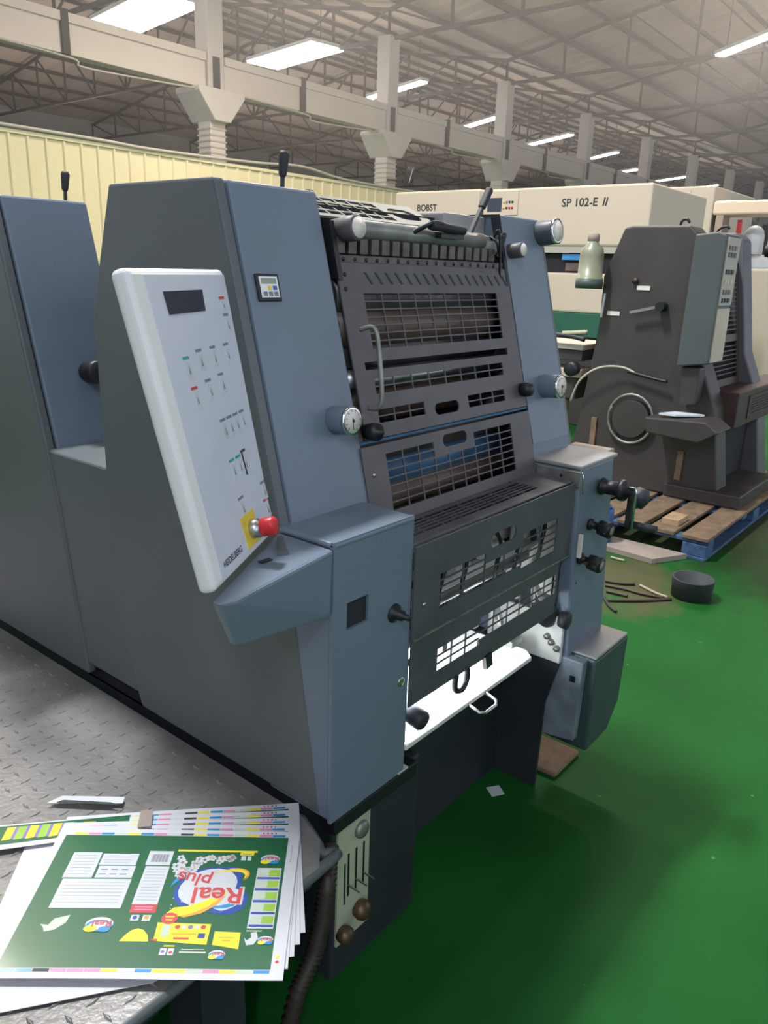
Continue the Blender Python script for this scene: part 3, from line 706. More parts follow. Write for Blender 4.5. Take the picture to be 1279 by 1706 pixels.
# ---- drive side front box
mb = MB(); P = [(.906, 1.045), (.878, .435), (1.06, .435), (1.06, 1.045)]
mb.yz(P, 2.004, 2.245); db = mb.build('drive_box', 'press_paint', PR, .008)
MB().prism([(2.0, .898), (2.25, .898), (2.25, 1.063), (2.0, 1.063)], (0, 0, 1.045), (1,0,0), (0,1,0), (0,0,1), .012).build('drive_box_lid', 'box_top', db, .004)
MB().box((2.25, .945, 1.035), (2.335, 1.08, 1.050)).build('side_ledge', 'card', db, .003)
br = MB().box((1.996, .897, .995), (2.004, 1.035, 1.040)).build('bracket_plate', 'dirty_steel', db, .002)
for (y, z) in ((.955, 1.022), (.925, .998)): MB().lathe((1.996, y, z), (-1, 0, 0), [(0, .005), (.003, .004)], 12).build('bracket_bolt', 'black', br)
MB().tube([(1.998, .895, 1.04), (1.992, .887, 1.03), (1.996, .884, .98)], .0025, 6).build('wire_clip', 'chrome', db)
MB().box((2.0, .874, .79), (2.009, .885, .86)).build('hinge_strip', 'dial', db)
ck = MB().lathe((2.139, .892, .975), (0, -1, 0), [(0, .026), (.006, .026), (.007, .021), (.055, .021), (.056, .03), (.064, .032), (.075, .03), (.076, .016), (.098, .016)], 24).build('crank_hub', 'black', PR)
MB().box((2.125, .790, .870), (2.153, .806, .990)).build('crank_arm', 'black', ck, .004)
MB().tube([(2.118, .806, .992), (2.118, .782, .994), (2.118, .779, .98), (2.118, .779, .87)], .0035, 8, False).build('crank_rim', 'chrome', ck)
MB().cyl((2.139, .795, .880), (2.139, .715, .880), .011, n=14).build('crank_handle', 'base_dark', ck)
MB().lathe((2.185, .815, .955), (0, -1, -.2), [(0, .01), (.01, .03), (.04, .03), (.05, .012)], 18).build('crank_disc', 'base_dark', ck)
def pull(x, y, z, tilt=-.08):
    k = MB().lathe((x, y, z), (0, -1, tilt), [(0, .018), (.008, .018), (.009, .011), (.030, .011), (.031, .022), (.064, .025), (.070, .022)], 20).build('pull_knob', 'black', PR)
    MB().lathe((x, y-.0695, z+tilt*.0695), (0, -1, tilt), [(0, .014), (.0015, .014)], 16).build('knob_insert', 'card', k)
pull(2.093, .896, .867); pull(2.040, .892, .775)
MB().bar((2.01, .862, .775), (2.055, .85, .768), .008, .008).build('knob_link', 'brass', PR)
MB().lathe((2.03, .893, .70), (0, -1, 0), [(0, .006), (.003, .006)], 4).build('hex_hole', 'black', PR)
# waste bin hanging at the lower right
bn = MB().yz([(.83, .205), (.825, .47), (1.0, .47), (1.0, .18)], 1.998, 2.03).build('bin_side', 'bin_side', PR, .003)
mb = MB(); mb.prism([(2.035, .162), (2.19, .165), (2.262, .245), (2.275, .474), (2.035, .474)], (0, .80, 0), (1,0,0), (0,0,1), (0,1,0), .19)
MB_ = mb.build('bin_body', 'bin_green', PR, .008)
MB().box((2.036, .802, .474), (2.273, .990, .482)).build('bin_lid', 'box_top', MB_, .003)
MB().box((1.997, .845, .40), (1.9985, .862, .42)).build('bin_label', 'black', bn)

# ---- fluid plate on plinth front, hose
fp = MB().prism([(1.042, .095), (1.150, .095), (1.150, .405), (1.042, .405)], (0, .930, 0), (1,0,0), (0,0,1), (0,1,0), .006).build('fluid_plate', 'fluid_cream', PR)
MB().lathe((1.118, .930, .372), (0, -1, 0), [(0, .021), (.006, .021), (.010, .018), (.012, .010)], 22).build('fluid_gauge', 'dirty_steel', fp)
for i, x in enumerate((1.078, 1.104, 1.130)):
    MB().box((x-.0025, .9285, .215), (x+.0025, .9302, .330)).build('slider_slot', 'black', fp)
    MB().bar((x, .93, .245), (x+.012, .905, .232), .003).build('slider_pin', 'steel', fp)
MB().box((1.064, .9285, .20), (1.068, .9302, .31)).build('scale_mark', 'ink_black', fp)
for (x, z, r) in ((1.058, .125, .03), (1.115, .155, .034)):
    MB().lathe((x, .930, z), (0, -1, .2), [(0, r*.6), (.012, r*.7), (.022, r*.66), (.03, r*.3)], 18).build('rusty_boss', 'brass', fp)
hp = [Vector(p) for p in ((1.005, .92, .40), (.95, .875, .37), (.93, .870, .29), (.905, .868, .23), (.86, .87, .17), (.82, .875, .03))]
mb = MB(); pts = []
for i in range(len(hp)-1):
    for k in range(14): pts.append(hp[i].lerp(hp[i+1], k/14))
mb.tube(pts, [.013 if i % 2 else .020 for i in range(len(pts))], 12, False)
o = mb.build('ribbed_hose', 'hose'); tag(o, 'black ribbed flexible hose hanging under the footboard corner', 'hose')
MB().box((1.225, .912, .4625), (1.262, .935, .466)).build('white_sticker', 'paper_white', PR)
lab(PR.children[-1], 'white sticker')

# ------------------------------------------------------------ printed sheets on the footboard
SA = Vector((.625, 1.294)); E1 = Vector((.647, -.762)); E2 = Vector((-.762, -.647))
def sheet_warp_factory(z0, amp, lift):
    def w(p):   # p = (s, t, layer) in sheet space -> world
        s, t, c = p
        z = z0 + amp*math.sin(s*9.0)*.5 + lift*max(0, s-.34)**2*9 + lift*max(0, .05-s)*0.8 + c
        q = SA + E1*s + E2*t
        return (q.x, q.y, z)
    return w
SW, SH = .474, .345
class Art(MB):
    def rect(s, a, b, c, d, layer, k):
        s.k = k; nx = max(1, int((c-a)/.02)); ny = max(1, int((d-b)/.03)); P = []; F = []
        for j in range(ny+1):
            for i in range(nx+1): P.append((a+(c-a)*i/nx, b+(d-b)*j/ny, layer))
        for j in range(ny):
            for i in range(nx): F.append((j*(nx+1)+i, j*(nx+1)+i+1, (j+1)*(nx+1)+i+1, (j+1)*(nx+1)+i))
        return s.add(P, F)
    def disc(s, cx, cy, rx, ry, layer, k, rot=0, n=20, a0=0, a1=2*PI):
        s.k = k; P = [(cx, cy, layer)]
        for i in range(n+1):
            q = a0+(a1-a0)*i/n; x = rx*math.cos(q); y = ry*math.sin(q)
            P.append((cx+x*math.cos(rot)-y*math.sin(rot), cy+x*math.sin(rot)+y*math.cos(rot), layer))
        return s.add(P, [(0, i+1, i+2) for i in range(n)])
    def arc(s, cx, cy, rx, ry, w, layer, k, rot=0, a0=0, a1=2*PI, n=40, taper=False):
        s.k = k; P = []
        for i in range(n+1):
            q = a0+(a1-a0)*i/n; f = math.sin(PI*i/n) if taper else 1.0
            for r in (0, w*f):
                x = (rx-r)*math.cos(q); y = (ry-r*.8)*math.sin(q)
                P.append((cx+x*math.cos(rot)-y*math.sin(rot), cy+x*math.sin(rot)+y*math.cos(rot), layer))
        return s.add(P, [(2*i, 2*i+2, 2*i+3, 2*i+1) for i in range(n)])
    def poly(s, pts, layer, k): s.k = k; return s.add([(a, b, layer) for a, b in pts], [tuple(range(len(pts)))])
    def tx(s, body, size, sx_, ty_, layer, k, sc=1.0, rot=0, fat=.012):   # upside down lettering, right end at (sx_, ty_)
        s.k = k; c, q = math.cos(rot), math.sin(rot)
        return s.text(body, size, (sx_, ty_, layer), (-c, -q, 0), (q*-1, c, 0), (0, 0, 1), 0, sx=sc, fat=fat)
PM = ['p_white', 'p_green', 'p_line', 'p_yellow', 'p_orange', 'p_blue', 'p_cyan', 'p_red', 'p_pink', 'p_purple', 'p_lime', 'p_leaf', 'ink_black', 'ink_grey']
W_, G_, LN, YE, OR, BU, CY, RD, PK, PU_, LM, LF, BK, GY = range(14)
def logo_small(a, cx, cy, s, L=.0010):
    a.disc(cx, cy, .019*s, .012*s, L, W_); a.arc(cx, cy+.003*s, .018*s, .010*s, .004*s, L+.0001, CY)
    a.disc(cx-.010*s, cy+.008*s, .009*s, .006*s, L+.0002, YE); a.disc(cx+.009*s, cy+.009*s, .008*s, .005*s, L+.0002, CY)
    a.tx('Real', .016*s, cx+.017*s, cy-.006*s, L+.0004, RD)
def art(full=True):
    a = Art()
    a.rect(.014, .018, .452, .325, .0002, G_)
    cols = [YE, PK, CY, LF, YE, CY, PK, W_, BK, YE, CY, PK, LF, YE, PK, CY]
    for i in range(16):
        a.rect(.03+.026*i, .0105, .055+.026*i, .0165, .0002, cols[i])
        a.rect(.02+.027*i, .3265, .046+.027*i, .3325, .0002, cols[(i*3+2) % 16])
    for i, c in enumerate((RD, RD, BK, RD)): a.rect(.40+.008*i, .004, .403+.008*i, .008, .0002, c)
    [a.rect(.4605, .04+.006*i, .4625, .0435+.006*i, .0002, LN) for i in range(8)]
    a.disc(.461, .30, .003, .003, .0003, YE); a.disc(.461, .31, .003, .003, .0003, RD)
    if not full: return a
    # white text panels
    a.rect(.047, .066, .101, .131, .0004, W_); a.rect(.104, .069, .172, .099, .0004, W_); a.rect(.106, .101, .174, .131, .0004, W_); a.rect(.050, .134, .175, .203, .0004, W_)
    for i in range(7): a.rect(.052, .074+.008*i, .052+.040+.004*(i % 2), .0748+.008*i, .0006, LN)
    for i in range(3): a.rect(.110, .078+.007*i, .165-.004*i, .0786+.007*i, .0006, PK if i == 0 else LN)
    for i in range(2):
        for j in range(3): a.rect(.112+.019*j, .109+.012*i, .124+.019*j, .1115+.012*i, .0006, GY)
    for i in range(7): a.rect(.056, .142+.008*i, .168, .1427+.008*i, .0006, LN)
    a.rect(.190, .061, .236, .098, .0004, W_)
    for i in range(16): a.rect(.198+.002*i, .070, .199+.002*i + (.0006 if i % 3 else 0), .090, .0006, GY)
    a.rect(.192, .101, .237, .193, .0004, W_); a.rect(.193, .193, .238, .212, .0004, RD)
    for i in range(11): a.rect(.197, .108+.0075*i, .232, .1088+.0075*i, .0006, LN)
    for i in range(2): a.rect(.199, .198+.006*i, .231, .2005+.006*i, .0006, PK)
    a.rect(.199, .217, .213, .230, .0004, W_); a.rect(.219, .217, .233, .230, .0004, W_); a.disc(.206, .223, .004, .004, .0006, BU); a.disc(.226, .223, .004, .004, .0006, OR)
    a.poly([(.194, .273), (.242, .273), (.238, .260), (.228, .249), (.218, .246), (.208, .250), (.200, .260)], .0004, YE)
    # faint bird and logo on the left
    a.poly([(.050, .238), (.064, .240), (.070, .226), (.094, .218), (.092, .235), (.078, .250), (.062, .254), (.058, .246)], .0004, LF)
    logo_small(a, .150, .238, 1.25)
    # flowers
    rf = random.Random(5)
    for i in range(26):
        t_ = rf.random(); fx_ = .252 + .10*t_; fy2 = .072 + rf.random()*(.050*(1-t_)) + .004
        if i < 4: fx_, fy2 = .250+.01*i, .100+.006*i
        r = .0045 + rf.random()*.0025
        for k in range(5): a.disc(fx_+r*math.cos(k*1.257), fy2+r*math.sin(k*1.257), r*.62, r*.62, .0005+.00004*k, W_, n=8)
        a.disc(fx_, fy2, r*.28, r*.28, .0009, OR if i % 2 else GY, n=8)
    # brand swirl
    a.rect(.243, .056, .396, .061, .0005, YE); a.rect(.364, .061, .390, .069, .0005, YE); a.rect(.368, .064, .386, .0665, .0007, GY)
    a.rect(.367, .071, .376, .082, .0005, W_); a.rect(.379, .071, .386, .082, .0005, W_)
    a.disc(.318, .152, .062, .050, .0005, BU, rot=-.5); a.disc(.358, .180, .036, .034, .0005, BU); a.disc(.345, .120, .032, .020, .0005, BU, rot=-.2)
    a.disc(.318, .150, .054, .043, .00056, W_, rot=-.5); a.disc(.356, .178, .030, .028, .00056, W_)
    a.arc(.350, .125, .036, .018, .008, .0007, YE, rot=-.25, a0=-2.4, a1=.8, taper=True); a.arc(.350, .125, .040, .021, .005, .00066, OR, rot=-.25, a0=-1.6, a1=.9, taper=True)
    a.arc(.345, .160, .045, .040, .010, .00072, CY, rot=.2, a0=.1, a1=1.9, taper=True); a.arc(.345, .165, .048, .047, .008, .00074, BU, rot=.2, a0=-.2, a1=2.0, taper=True)
    a.arc(.300, .150, .050, .045, .009, .0007, CY, rot=-.3, a0=3.4, a1=4.6, taper=True)
    a.poly([(.270, .222), (.300, .214), (.330, .196), (.352, .172), (.356, .160), (.340, .168), (.318, .184), (.292, .196), (.268, .200), (.258, .212)], .0008, YE)
    a.poly([(.290, .222), (.318, .212), (.342, .192), (.354, .170), (.346, .176), (.325, .198), (.300, .213), (.282, .220)], .00085, OR)
    a.tx('Real', .057, .388, .151, .0010, W_, 1.02, 0, .03); a.tx('Real', .052, .385, .153, .0012, RD, 1.04, 0, .016)
    a.tx('plus', .043, .326, .122, .0010, W_, 1.0, .16, .03); a.tx('plus', .040, .323, .124, .0012, RD, 1.02, .16, .014)
    for k in range(9): a.disc(.262+.016*(k % 3), .178+.008*(k % 4), .0012, .0012, .0006, W_, n=6)
    # price banner
    a.poly([(.248, .233), (.340, .235), (.340, .278), (.250, .272)], .0006, YE)
    a.disc(.266, .224, .014, .0125, .0009, RD); a.rect(.258, .219, .274, .222, .0011, YE); a.rect(.260, .226, .272, .229, .0011, YE)
    a.rect(.259, .238, .272, .262, .0008, LF)
    for k, c in enumerate((RD, W_, PU_, W_, RD)): a.disc(.284+.011*k, .242, .0045, .0045, .0008, c, n=10)
    a.rect(.277, .256, .318, .2575, .0008, OR); a.rect(.282, .264, .308, .268, .0008, RD); a.rect(.322, .255, .334, .265, .0008, BU); a.rect(.246, .268, .256, .272, .0009, RD)
    a.rect(.270, .280, .288, .283, .0006, YE); a.rect(.266, .286, .277, .300, .0006, W_); a.rect(.279, .286, .289, .300, .0006, W_); a.disc(.284, .294, .003, .003, .0008, RD, n=8); a.disc(.271, .293, .003, .003, .0008, PU_, n=8)
    a.rect(.300, .287, .338, .2885, .0005, LF); a.rect(.298, .291, .342, .295, .0005, LF)
    a.poly([(.349, .250), (.393, .252), (.394, .286), (.349, .278)], .0006, YE); a.rect(.358, .262, .384, .2635, .0008, OR); a.rect(.364, .268, .378, .270, .0008, OR)
    # list panel
    a.rect(.402, .101, .447, .243, .0005, W_)
    for i in range(5):
        b0 = .104+.0275*i
        a.rect(.405, b0+.003, .426, b0+.016, .0007, LF); a.rect(.424, b0+.002, .445, b0+.018, .0007, LM); a.rect(.404, b0+.0205, .446, b0+.0255, .0007, BU)
    logo_small(a, .423, .078, .95); logo_small(a, .437, .267, .68); logo_small(a, .361, .297, .72)
    a.poly([(.400, .262), (.405, .268), (.412, .262), (.410, .252), (.420, .250), (.424, .264), (.418, .276), (.406, .278)], .0006, W_); a.rect(.402, .247, .428, .2495, .0006, LF)
    return a
def sheet(z0, amp, lift, name_label, full, move=None, group=None):
    wf = sheet_warp_factory(z0, amp, lift)
    t = thing('printed_sheet', (SA.x, SA.y, z0), name_label, 'paper sheet', group)
    a = Art(); a.rect(0, 0, SW, SH, 0, 0); a.rect(0, 0, SW, SH, -.0006, 0)
    a.build('paper', 'paper_white', t, warp=wf)
    art(full).build('printed_artwork', PM, t, warp=wf)
    if move:
        dx, dy, ang = move; t.location.x += dx; t.location.y += dy; t.rotation_euler.z = math.radians(ang)
    return t
ZS = .4655
sheet(ZS+.0115, .0022, .006, 'glossy green detergent label sheet lying on top of the pile, lettering upside down', True)
grp = 'printed sheets fanned out under the top sheet'
wheres = ['printed sheet lying directly under the top sheet, its corner peeking out at right', 'third printed sheet down, fanned a little further out behind the top sheet',
          'fourth printed sheet down in the fan', 'lowest printed sheet of the fan, reaching farthest toward the press']
for i in range(4):
    sheet(ZS+.0085-.0022*i, .002, .005, wheres[i], False, ((.006+.008*i), (.010+.009*i), 1.6+1.7*i), grp)
# plain white backs sticking out on the left and below
def plain(label, pts, z, m='paper_white', cat='paper sheet', nm='paper_sheet', edges=None):
    o = MB().xy(pts, z, z+.0012).build(nm, m); tag(o, label, cat); return o
plain('white sheet edge showing as a wide strip left of the green top sheet', [(.585, 1.345), (.66, 1.255), (.47, .99), (.345, 1.09)], ZS-.003)
plain('white sheet lying lowest under the near edge of the green top sheet', [(.30, 1.10), (.395, 1.06), (.60, .868), (.54, .87), (.33, 1.02)], ZS-.0012)
# printed strip with green and purple bars at left
t = thing('printed_strip', (.60, 1.33, ZS), 'folded printed strip with green, purple and lime bars at the left edge', 'paper strip')
d1 = Vector((.72, -.62, 0)).normalized(); d2 = Vector((-.62, -.72, 0)).normalized(); so = Vector((.44, 1.50, ZS+.004))
MB().prism([(0, 0), (.40, 0), (.40, .055), (0, .085)], so, d1, d2, (0, 0, 1), .001).build('paper', 'paper_white', t)
a = MB(); a.k = 0; a.prism([(0, .006), (.40, .003), (.40, .045), (0, .068)], so + Vector((0,0,.0011)), d1, d2, (0,0,1), .0003)
for i in range(6):
    a.k = 1 if i % 2 else 2; x = .165+.022*i; a.prism([(x, .010), (x+.016, .010), (x+.013, .046), (x-.003, .048)], so + Vector((0,0,.0015)), d1, d2, (0,0,1), .0003)
    a.k = 3; a.prism([(x+.016, .010), (x+.022, .010), (x+.019, .046), (x+.013, .046)], so + Vector((0,0,.0015)), d1, d2, (0,0,1), .0003)
a.k = 4; a.prism([(.31, .012), (.335, .014), (.33, .030), (.308, .028)], so + Vector((0,0,.0015)), d1, d2, (0,0,1), .0003)
a.k = 5; a.prism([(.125, .012), (.148, .012), (.144, .05), (.122, .052)], so + Vector((0,0,.0015)), d1, d2, (0,0,1), .0003)
a.build('printed_artwork', ['p_green', 'p_lime', 'p_yellow', 'p_purple', 'p_orange', 'p_leaf'], t)
# folded offcut
t = thing('folded_offcut', (.70, 1.35, ZS), 'narrow folded white paper offcut with green underside on the footboard', 'paper scrap')
MB().prism([(0, 0), (.155, .030), (.150, .050), (.02, .028)], (.648, 1.400, ZS+.004), Vector((.50, -.86, 0)).normalized(), Vector((.86, .50, 0)).normalized(), (0, .06, 1), .001).build('top_fold', 'paper_white', t)
MB().prism([(0.02, .004), (.155, .022), (.13, .026), (.03, .014)], (.648, 1.400, ZS+.0062), Vector((.50, -.86, 0)).normalized(), Vector((.86, .50, 0)).normalized(), (0, .06, 1), .0006).build('printed_inside', 'slot_green', t)
# paper tab standing over the sheets
plain('small beige paper tab poking up behind the green top sheet', [(.757, 1.222), (.775, 1.205), (.742, 1.165), (.722, 1.183)], ZS+.0145, 'card', 'paper tab', 'paper_tab')

# ------------------------------------------------------------ things on the floor
t = MB().xy([(1.873, 1.045), (1.91, 1.02), (1.885, .985), (1.848, 1.008)], .0005, .0025).build('paper_scrap', 'paper_white')
tag(t, 'small white paper scrap on the dark green floor under the press', 'paper scrap')
mb = MB().lathe((3.93, 1.09, 0), (0, 0, 1), [(0, .098), (.10, .104), (.104, .104), (.104, .096), (.012, .090)], 36)
bk = mb.build('low_tin', 'under_dark'); tag(bk, 'round open black tin standing on the green floor', 'tin')
rods = [((1008, 968), (1057, 973), 'rod_brown', 'thin dark rod farthest to the back of the scattered pile'), ((1008, 975), (1055, 985), 'rod_brown', 'dark bent rod crossing the middle of the scattered pile'),
        ((1010, 985), (1045, 993), 'rod_brown', 'short dark rod with blunt end in the pile'), ((1013, 1000), (1118, 998), 'rod_brown', 'long straight dark rod pointing at the black tin'),
        ((1006, 995), (1026, 1019), 'base_dark', 'short black bolt-headed rod lying nearest the press'), ((1066, 975), (1112, 995), 'rod_pale', 'pale wooden stick leaning towards the black tin'),
        ((1018, 928), (1040, 934), 'rod_pale', 'short pale stick farthest from the camera'), ((1030, 978), (1105, 996), 'rod_brown', 'dark rod lying across the others toward the tin')]
Rw = Matrix((_X, _Y, _U))
def onfloor(x, y, z=0.0):
    d = Rw @ _ray(x, y); return Vector((0, 0, CAMH)) + d*((z-CAMH)/d.z)
for (a, b, m, lb_) in rods:
    p, q = onfloor(*a, .008), onfloor(*b, .008)
    md = (p+q)/2 + Vector((random.uniform(-.02, .02), random.uniform(-.02, .02), 0))
    o = MB().tube([p, md, q], .0075, 8).build('metal_rod' if m != 'rod_pale' else 'wooden_stick', m); tag(o, lb_, 'rod' if m != 'rod_pale' else 'stick')

# ------------------------------------------------------------ pallet under the old press
t = thing('pallet', (5.2, 1.9, 0), 'weathered wooden pallet with blue painted blocks under the old grey press', 'pallet')
for i in range(8):
    y = 1.20 + .20*i; MB().box((4.50, y, .118), (6.6, y+.155, .140)).build('deck_board', 'wood', t, .003)
for x in (4.52, 5.2, 5.9, 6.4):
    MB().box((x, 1.20, .095), (x+.1, 2.75, .117)).build('stringer_board', 'pallet_blue', t, .003)
for x in (4.505, 5.5, 6.4):
    for y in (1.205, 1.85, 2.55): MB().box((x, y, .02), (x+.14, y+.14, .094)).build('block', 'pallet_blue', t, .004)
for y in (1.205, 1.85, 2.55): MB().box((4.50, y, 0), (6.55, y+.14, .019)).build('bottom_board', 'pallet_blue', t, .003)
o = MB().box((4.62, 1.42, .141), (4.80, 1.52, .175)).build('wood_block', 'wood_light'); tag(o, 'small pale wooden block lying on the pallet corner', 'wood block')
o = MB().prism([(4.25, 1.42), (4.48, 1.30), (4.48, 1.95), (4.30, 2.0)], (0, 0, .002), (1,0,0), (0,1,0), (0,0,1), .03).build('cardboard_piece', 'card'); tag(o, 'flat brown board lying on the floor in front of the pallet', 'board')
t = thing('blue_drum', (4.36, 1.80, 0), 'blue plastic drum standing behind the press crank', 'drum')
MB().lathe((4.36, 1.80, .034), (0, 0, 1), [(0, .07), (.01, .075), (.19, .075), (.2, .07)], 24).build('drum_body', 'drum_blue', t)
MB().lathe((4.36, 1.80, .234), (0, 0, 1), [(0, .055), (.02, .055), (.022, .05)], 20).build('drum_lid', 'drum_blue', t)

# ------------------------------------------------------------ old grey press behind
OP = thing('old_printing_press', (5.6, 1.9, .14), 'old dark grey printing press standing on a pallet behind the foreground press', 'printing press')
OS = [(2.26, 1.885), (2.20, 1.898), (1.83, 1.898), (1.775, 1.85), (1.64, 1.07), (1.50, .75), (1.40, .142), (2.55, .142), (2.46, .50), (2.385, 1.10), (2.37, 1.29), (2.374, 1.573)]
MB().yz(OS, 5.30, 5.52).build('side_frame', 'old_press', OP, .012)
MB().yz([(y-.04, z) for y, z in OS], 6.15, 6.36).build('drive_frame', 'old_purple', OP, .012)
MB().box((5.52, 1.85, .142), (6.15, 2.4, 1.70)).build('press_body', 'void', OP)
u_ = Vector((0, .16, 1)).normalized(); n_ = Vector((0, -1, .16)).normalized()
MB().plate((5.50, 1.62, .86), (1,0,0), u_, n_, .01, .66, .85, [(.05, .35, .60, .80, 1, 14), (.05, .05, .60, .30, 1, 8)], (), .008).build('front_guard', 'rod_brown', OP)
MB().box((5.5, 1.42, .62), (6.9, 1.62, .86)).build('feeder_guard', 'rod_brown', OP, .006)
MB().plate((5.75, 1.419, .66), (1,0,0), (0,0,1), (0,-1,0), .006, .8, .16, [(.05, .03, .6, .14, 1, 6)], (), .008).build('feeder_grille', 'rod_brown', OP)
MB().box((5.55, 1.50, .142), (6.2, 1.9, .60)).build('lower_bay', 'void', OP)
MB().box((5.25, 1.25, .142), (6.1, 1.75, .23)).build('base_slab', 'old_press', OP, .01)
# control column
t2 = MB().yz([(1.735, 1.835), (1.60, 1.85), (1.545, 1.835), (1.545, 1.06), (1.74, 1.03)], 5.14, 5.41).build('control_column', 'old_press_grey', OP, .01)
MB().box((5.160, 1.536, 1.42), (5.40, 1.546, 1.82)).build('switch_panel', 'cream_dull', t2)
MB().box((5.160, 1.537, 1.07), (5.40, 1.546, 1.40)).build('blank_panel', 'beige_panel', t2)
for i, (z, m) in enumerate(((1.76, 'brown_roller'), (1.72, 'old_purple'), (1.62, 'slot_green'), (1.56, 'beige_panel'), (1.50, 'brown_roller'), (1.45, 'black'))):
    for k in range(3): MB().box((5.185+.055*k, 1.530, z-.014), (5.225+.055*k, 1.536, z+.014)).build('switch', m, t2)
MB().yz([(1.72, 1.03), (1.60, 1.03), (1.60, .80), (1.70, .78)], 5.18, 5.30).build('column_bracket', 'old_press', OP, .01)
# side details
MB().prism([(1.86, .70), (1.47, .72), (1.38, .66), (1.44, .62), (1.50, .58), (1.84, .60)], (5.02, 0, 0), (0,1,0), (0,0,1), (1,0,0), .28).build('tool_tray', 'old_press', OP, .01)
MB().tube([(5.27, 2.05+.16*math.cos(a), .63+.17*math.sin(a)) for a in [PI*.15+ 2*PI*k/24 for k in range(25)]], .010, 8, False).build('hand_wheel', 'dirty_steel', OP)
MB().cyl((5.30, 2.05, .63), (5.262, 2.05, .63), .13, n=28).build('wheel_cover', 'old_press', OP)
MB().bar((5.24, 2.13, 1.345), (5.24, 1.93, 1.395), .018).build('side_lever', 'dirty_steel', OP)
MB().cyl((5.30, 1.93, 1.392), (5.22, 1.93, 1.392), .03, n=16).build('lever_hub', 'black', OP)
for (y, z) in ((2.08, 1.505), (2.27, 1.33)): MB().box((5.293, y-.045, z-.014), (5.30, y+.045, z+.014)).build('rating_plate', 'dial', OP)
MB().bar((5.27, 2.335, 1.46), (5.27, 2.345, 1.30), .012).build('guide_rod', 'paper_white', OP)
MB().tube([(5.25, 2.50, .70), (5.22, 2.43, .86), (5.22, 2.30, .96), (5.24, 2.15, .98), (5.25, 2.05, .95)], .008, 6).build('loose_cable', 'cream_dull', OP)
MB().tube([(5.25, 2.10, .955), (5.25, 1.95, .93), (5.24, 1.82, .915)], .012, 6).build('loose_cable', 'black', OP)
MB().lathe((5.30, 2.14, 1.55), (-1, 0, 0), [(0, .02), (.02, .02)], 12).build('port_cap', 'rod_brown', OP)
MB().tube([(5.4, 1.93, 1.89), (5.4, 1.92, 1.93), (5.4, 1.89, 1.94), (5.4, 1.87, 1.92)], .009, 6).build('top_hook', 'black', OP)
MB().tube([(5.25, 1.66, 1.83), (5.25, 1.63, 1.87), (5.25, 1.59, 1.885), (5.25, 1.57, 1.87)], .008, 6).build('top_hook', 'black', OP)
MB().box((5.285, 2.30, .30), (5.30, 2.34, .60)).build('weathered_strip', 'wood', OP)
MB().box((5.285, 1.66, .26), (5.30, 1.70, .46)).build('weathered_strip', 'wood', OP)
MB().lathe((6.25, 1.60, 1.78), (0, -1, 0), [(0, .04), (.05, .045), (.06, .03)], 16).build('top_knob', 'black', OP)
o = MB().prism([(0, 0), (.10, .01), (.24, .16), (.15, .18), (.05, .14)], (5.06, 1.78, .722), (0, -1, 0), (1, 0, 0), (0, 0, 1), .012).build('crumpled_paper', 'wrap_white'); tag(o, 'small crumpled white paper in the tray of the old press', 'paper')
# bottle hanging on the frame
t = thing('fluid_bottle', (5.20, 2.43, 1.48), 'upturned pale yellow-green plastic bottle with dark base left of the old press', 'bottle')
MB().lathe((5.205, 2.43, 1.50), (0, 0, 1), [(0, .088), (.06, .09), (.062, .083), (.20, .080), (.25, .072), (.275, .04), (.30, .036)], 26).build('bottle_body', 'bottle_tint', t)
MB().lathe((5.205, 2.43, 1.488), (0, 0, 1), [(0, .093), (.065, .092)], 26).build('bottle_base', 'bottle_dark', t)
MB().lathe((5.205, 2.43, 1.795), (0, 0, 1), [(0, .034), (.004, .040), (.045, .038), (.05, .030)], 16).build('bottle_cap', 'card', t)
MB().bar((5.22, 2.42, 1.50), (5.295, 2.40, 1.50), .02).build('bottle_bracket', 'old_press', t)

# feeder parts between the presses
t = thing('paper_feeder', (5.45, 2.75, 0), 'cluttered feeder table with hoses and pale blocks beside the old press', 'feeder')
MB().box((5.30, 2.47, 1.06), (5.80, 3.4, 1.10)).build('feeder_top', 'cream_dull', t, .005)
MB().box((5.32, 2.48, .98), (5.80, 3.4, 1.06)).build('feeder_rail', 'old_press', t, .005)
MB().box((5.33, 2.48, .86), (5.60, 2.9, .92)).build('feeder_tray', 'beige_panel', t, .005)
MB().box((5.36, 2.52, .70), (5.75, 3.3, .86)).build('feeder_bed', 'old_press', t, .005)
MB().box((5.30, 2.60, .60), (5.45, 2.74, .695)).build('feeder_block', 'rod_pale', t, .005)
for x, y in ((5.36, 2.82), (5.7, 2.82), (5.36, 3.25), (5.7, 3.25)): MB().box((x, y, 0), (x+.05, y+.05, .70)).build('leg', 'old_press', t)
MB().tube([(5.30, 2.80, 1.08), (5.28, 2.72, 1.15), (5.27, 2.55, 1.155), (5.27, 2.45, 1.14)], .018, 8).build('air_hose', 'ink_black', t)
pts = [Vector((5.27, 2.62, 1.17)).lerp(Vector((5.27, 2.44, 1.19)), k/24) for k in range(25)]
MB().tube(pts, [.012 if k % 2 else .02 for k in range(25)], 10, False).build('coiled_hose', 'rod_pale', t)
MB().lathe((5.30, 2.52, .93), (-1, 0, 0), [(0, .05), (.06, .055), (.07, .03)], 16).build('black_knob', 'black', t)

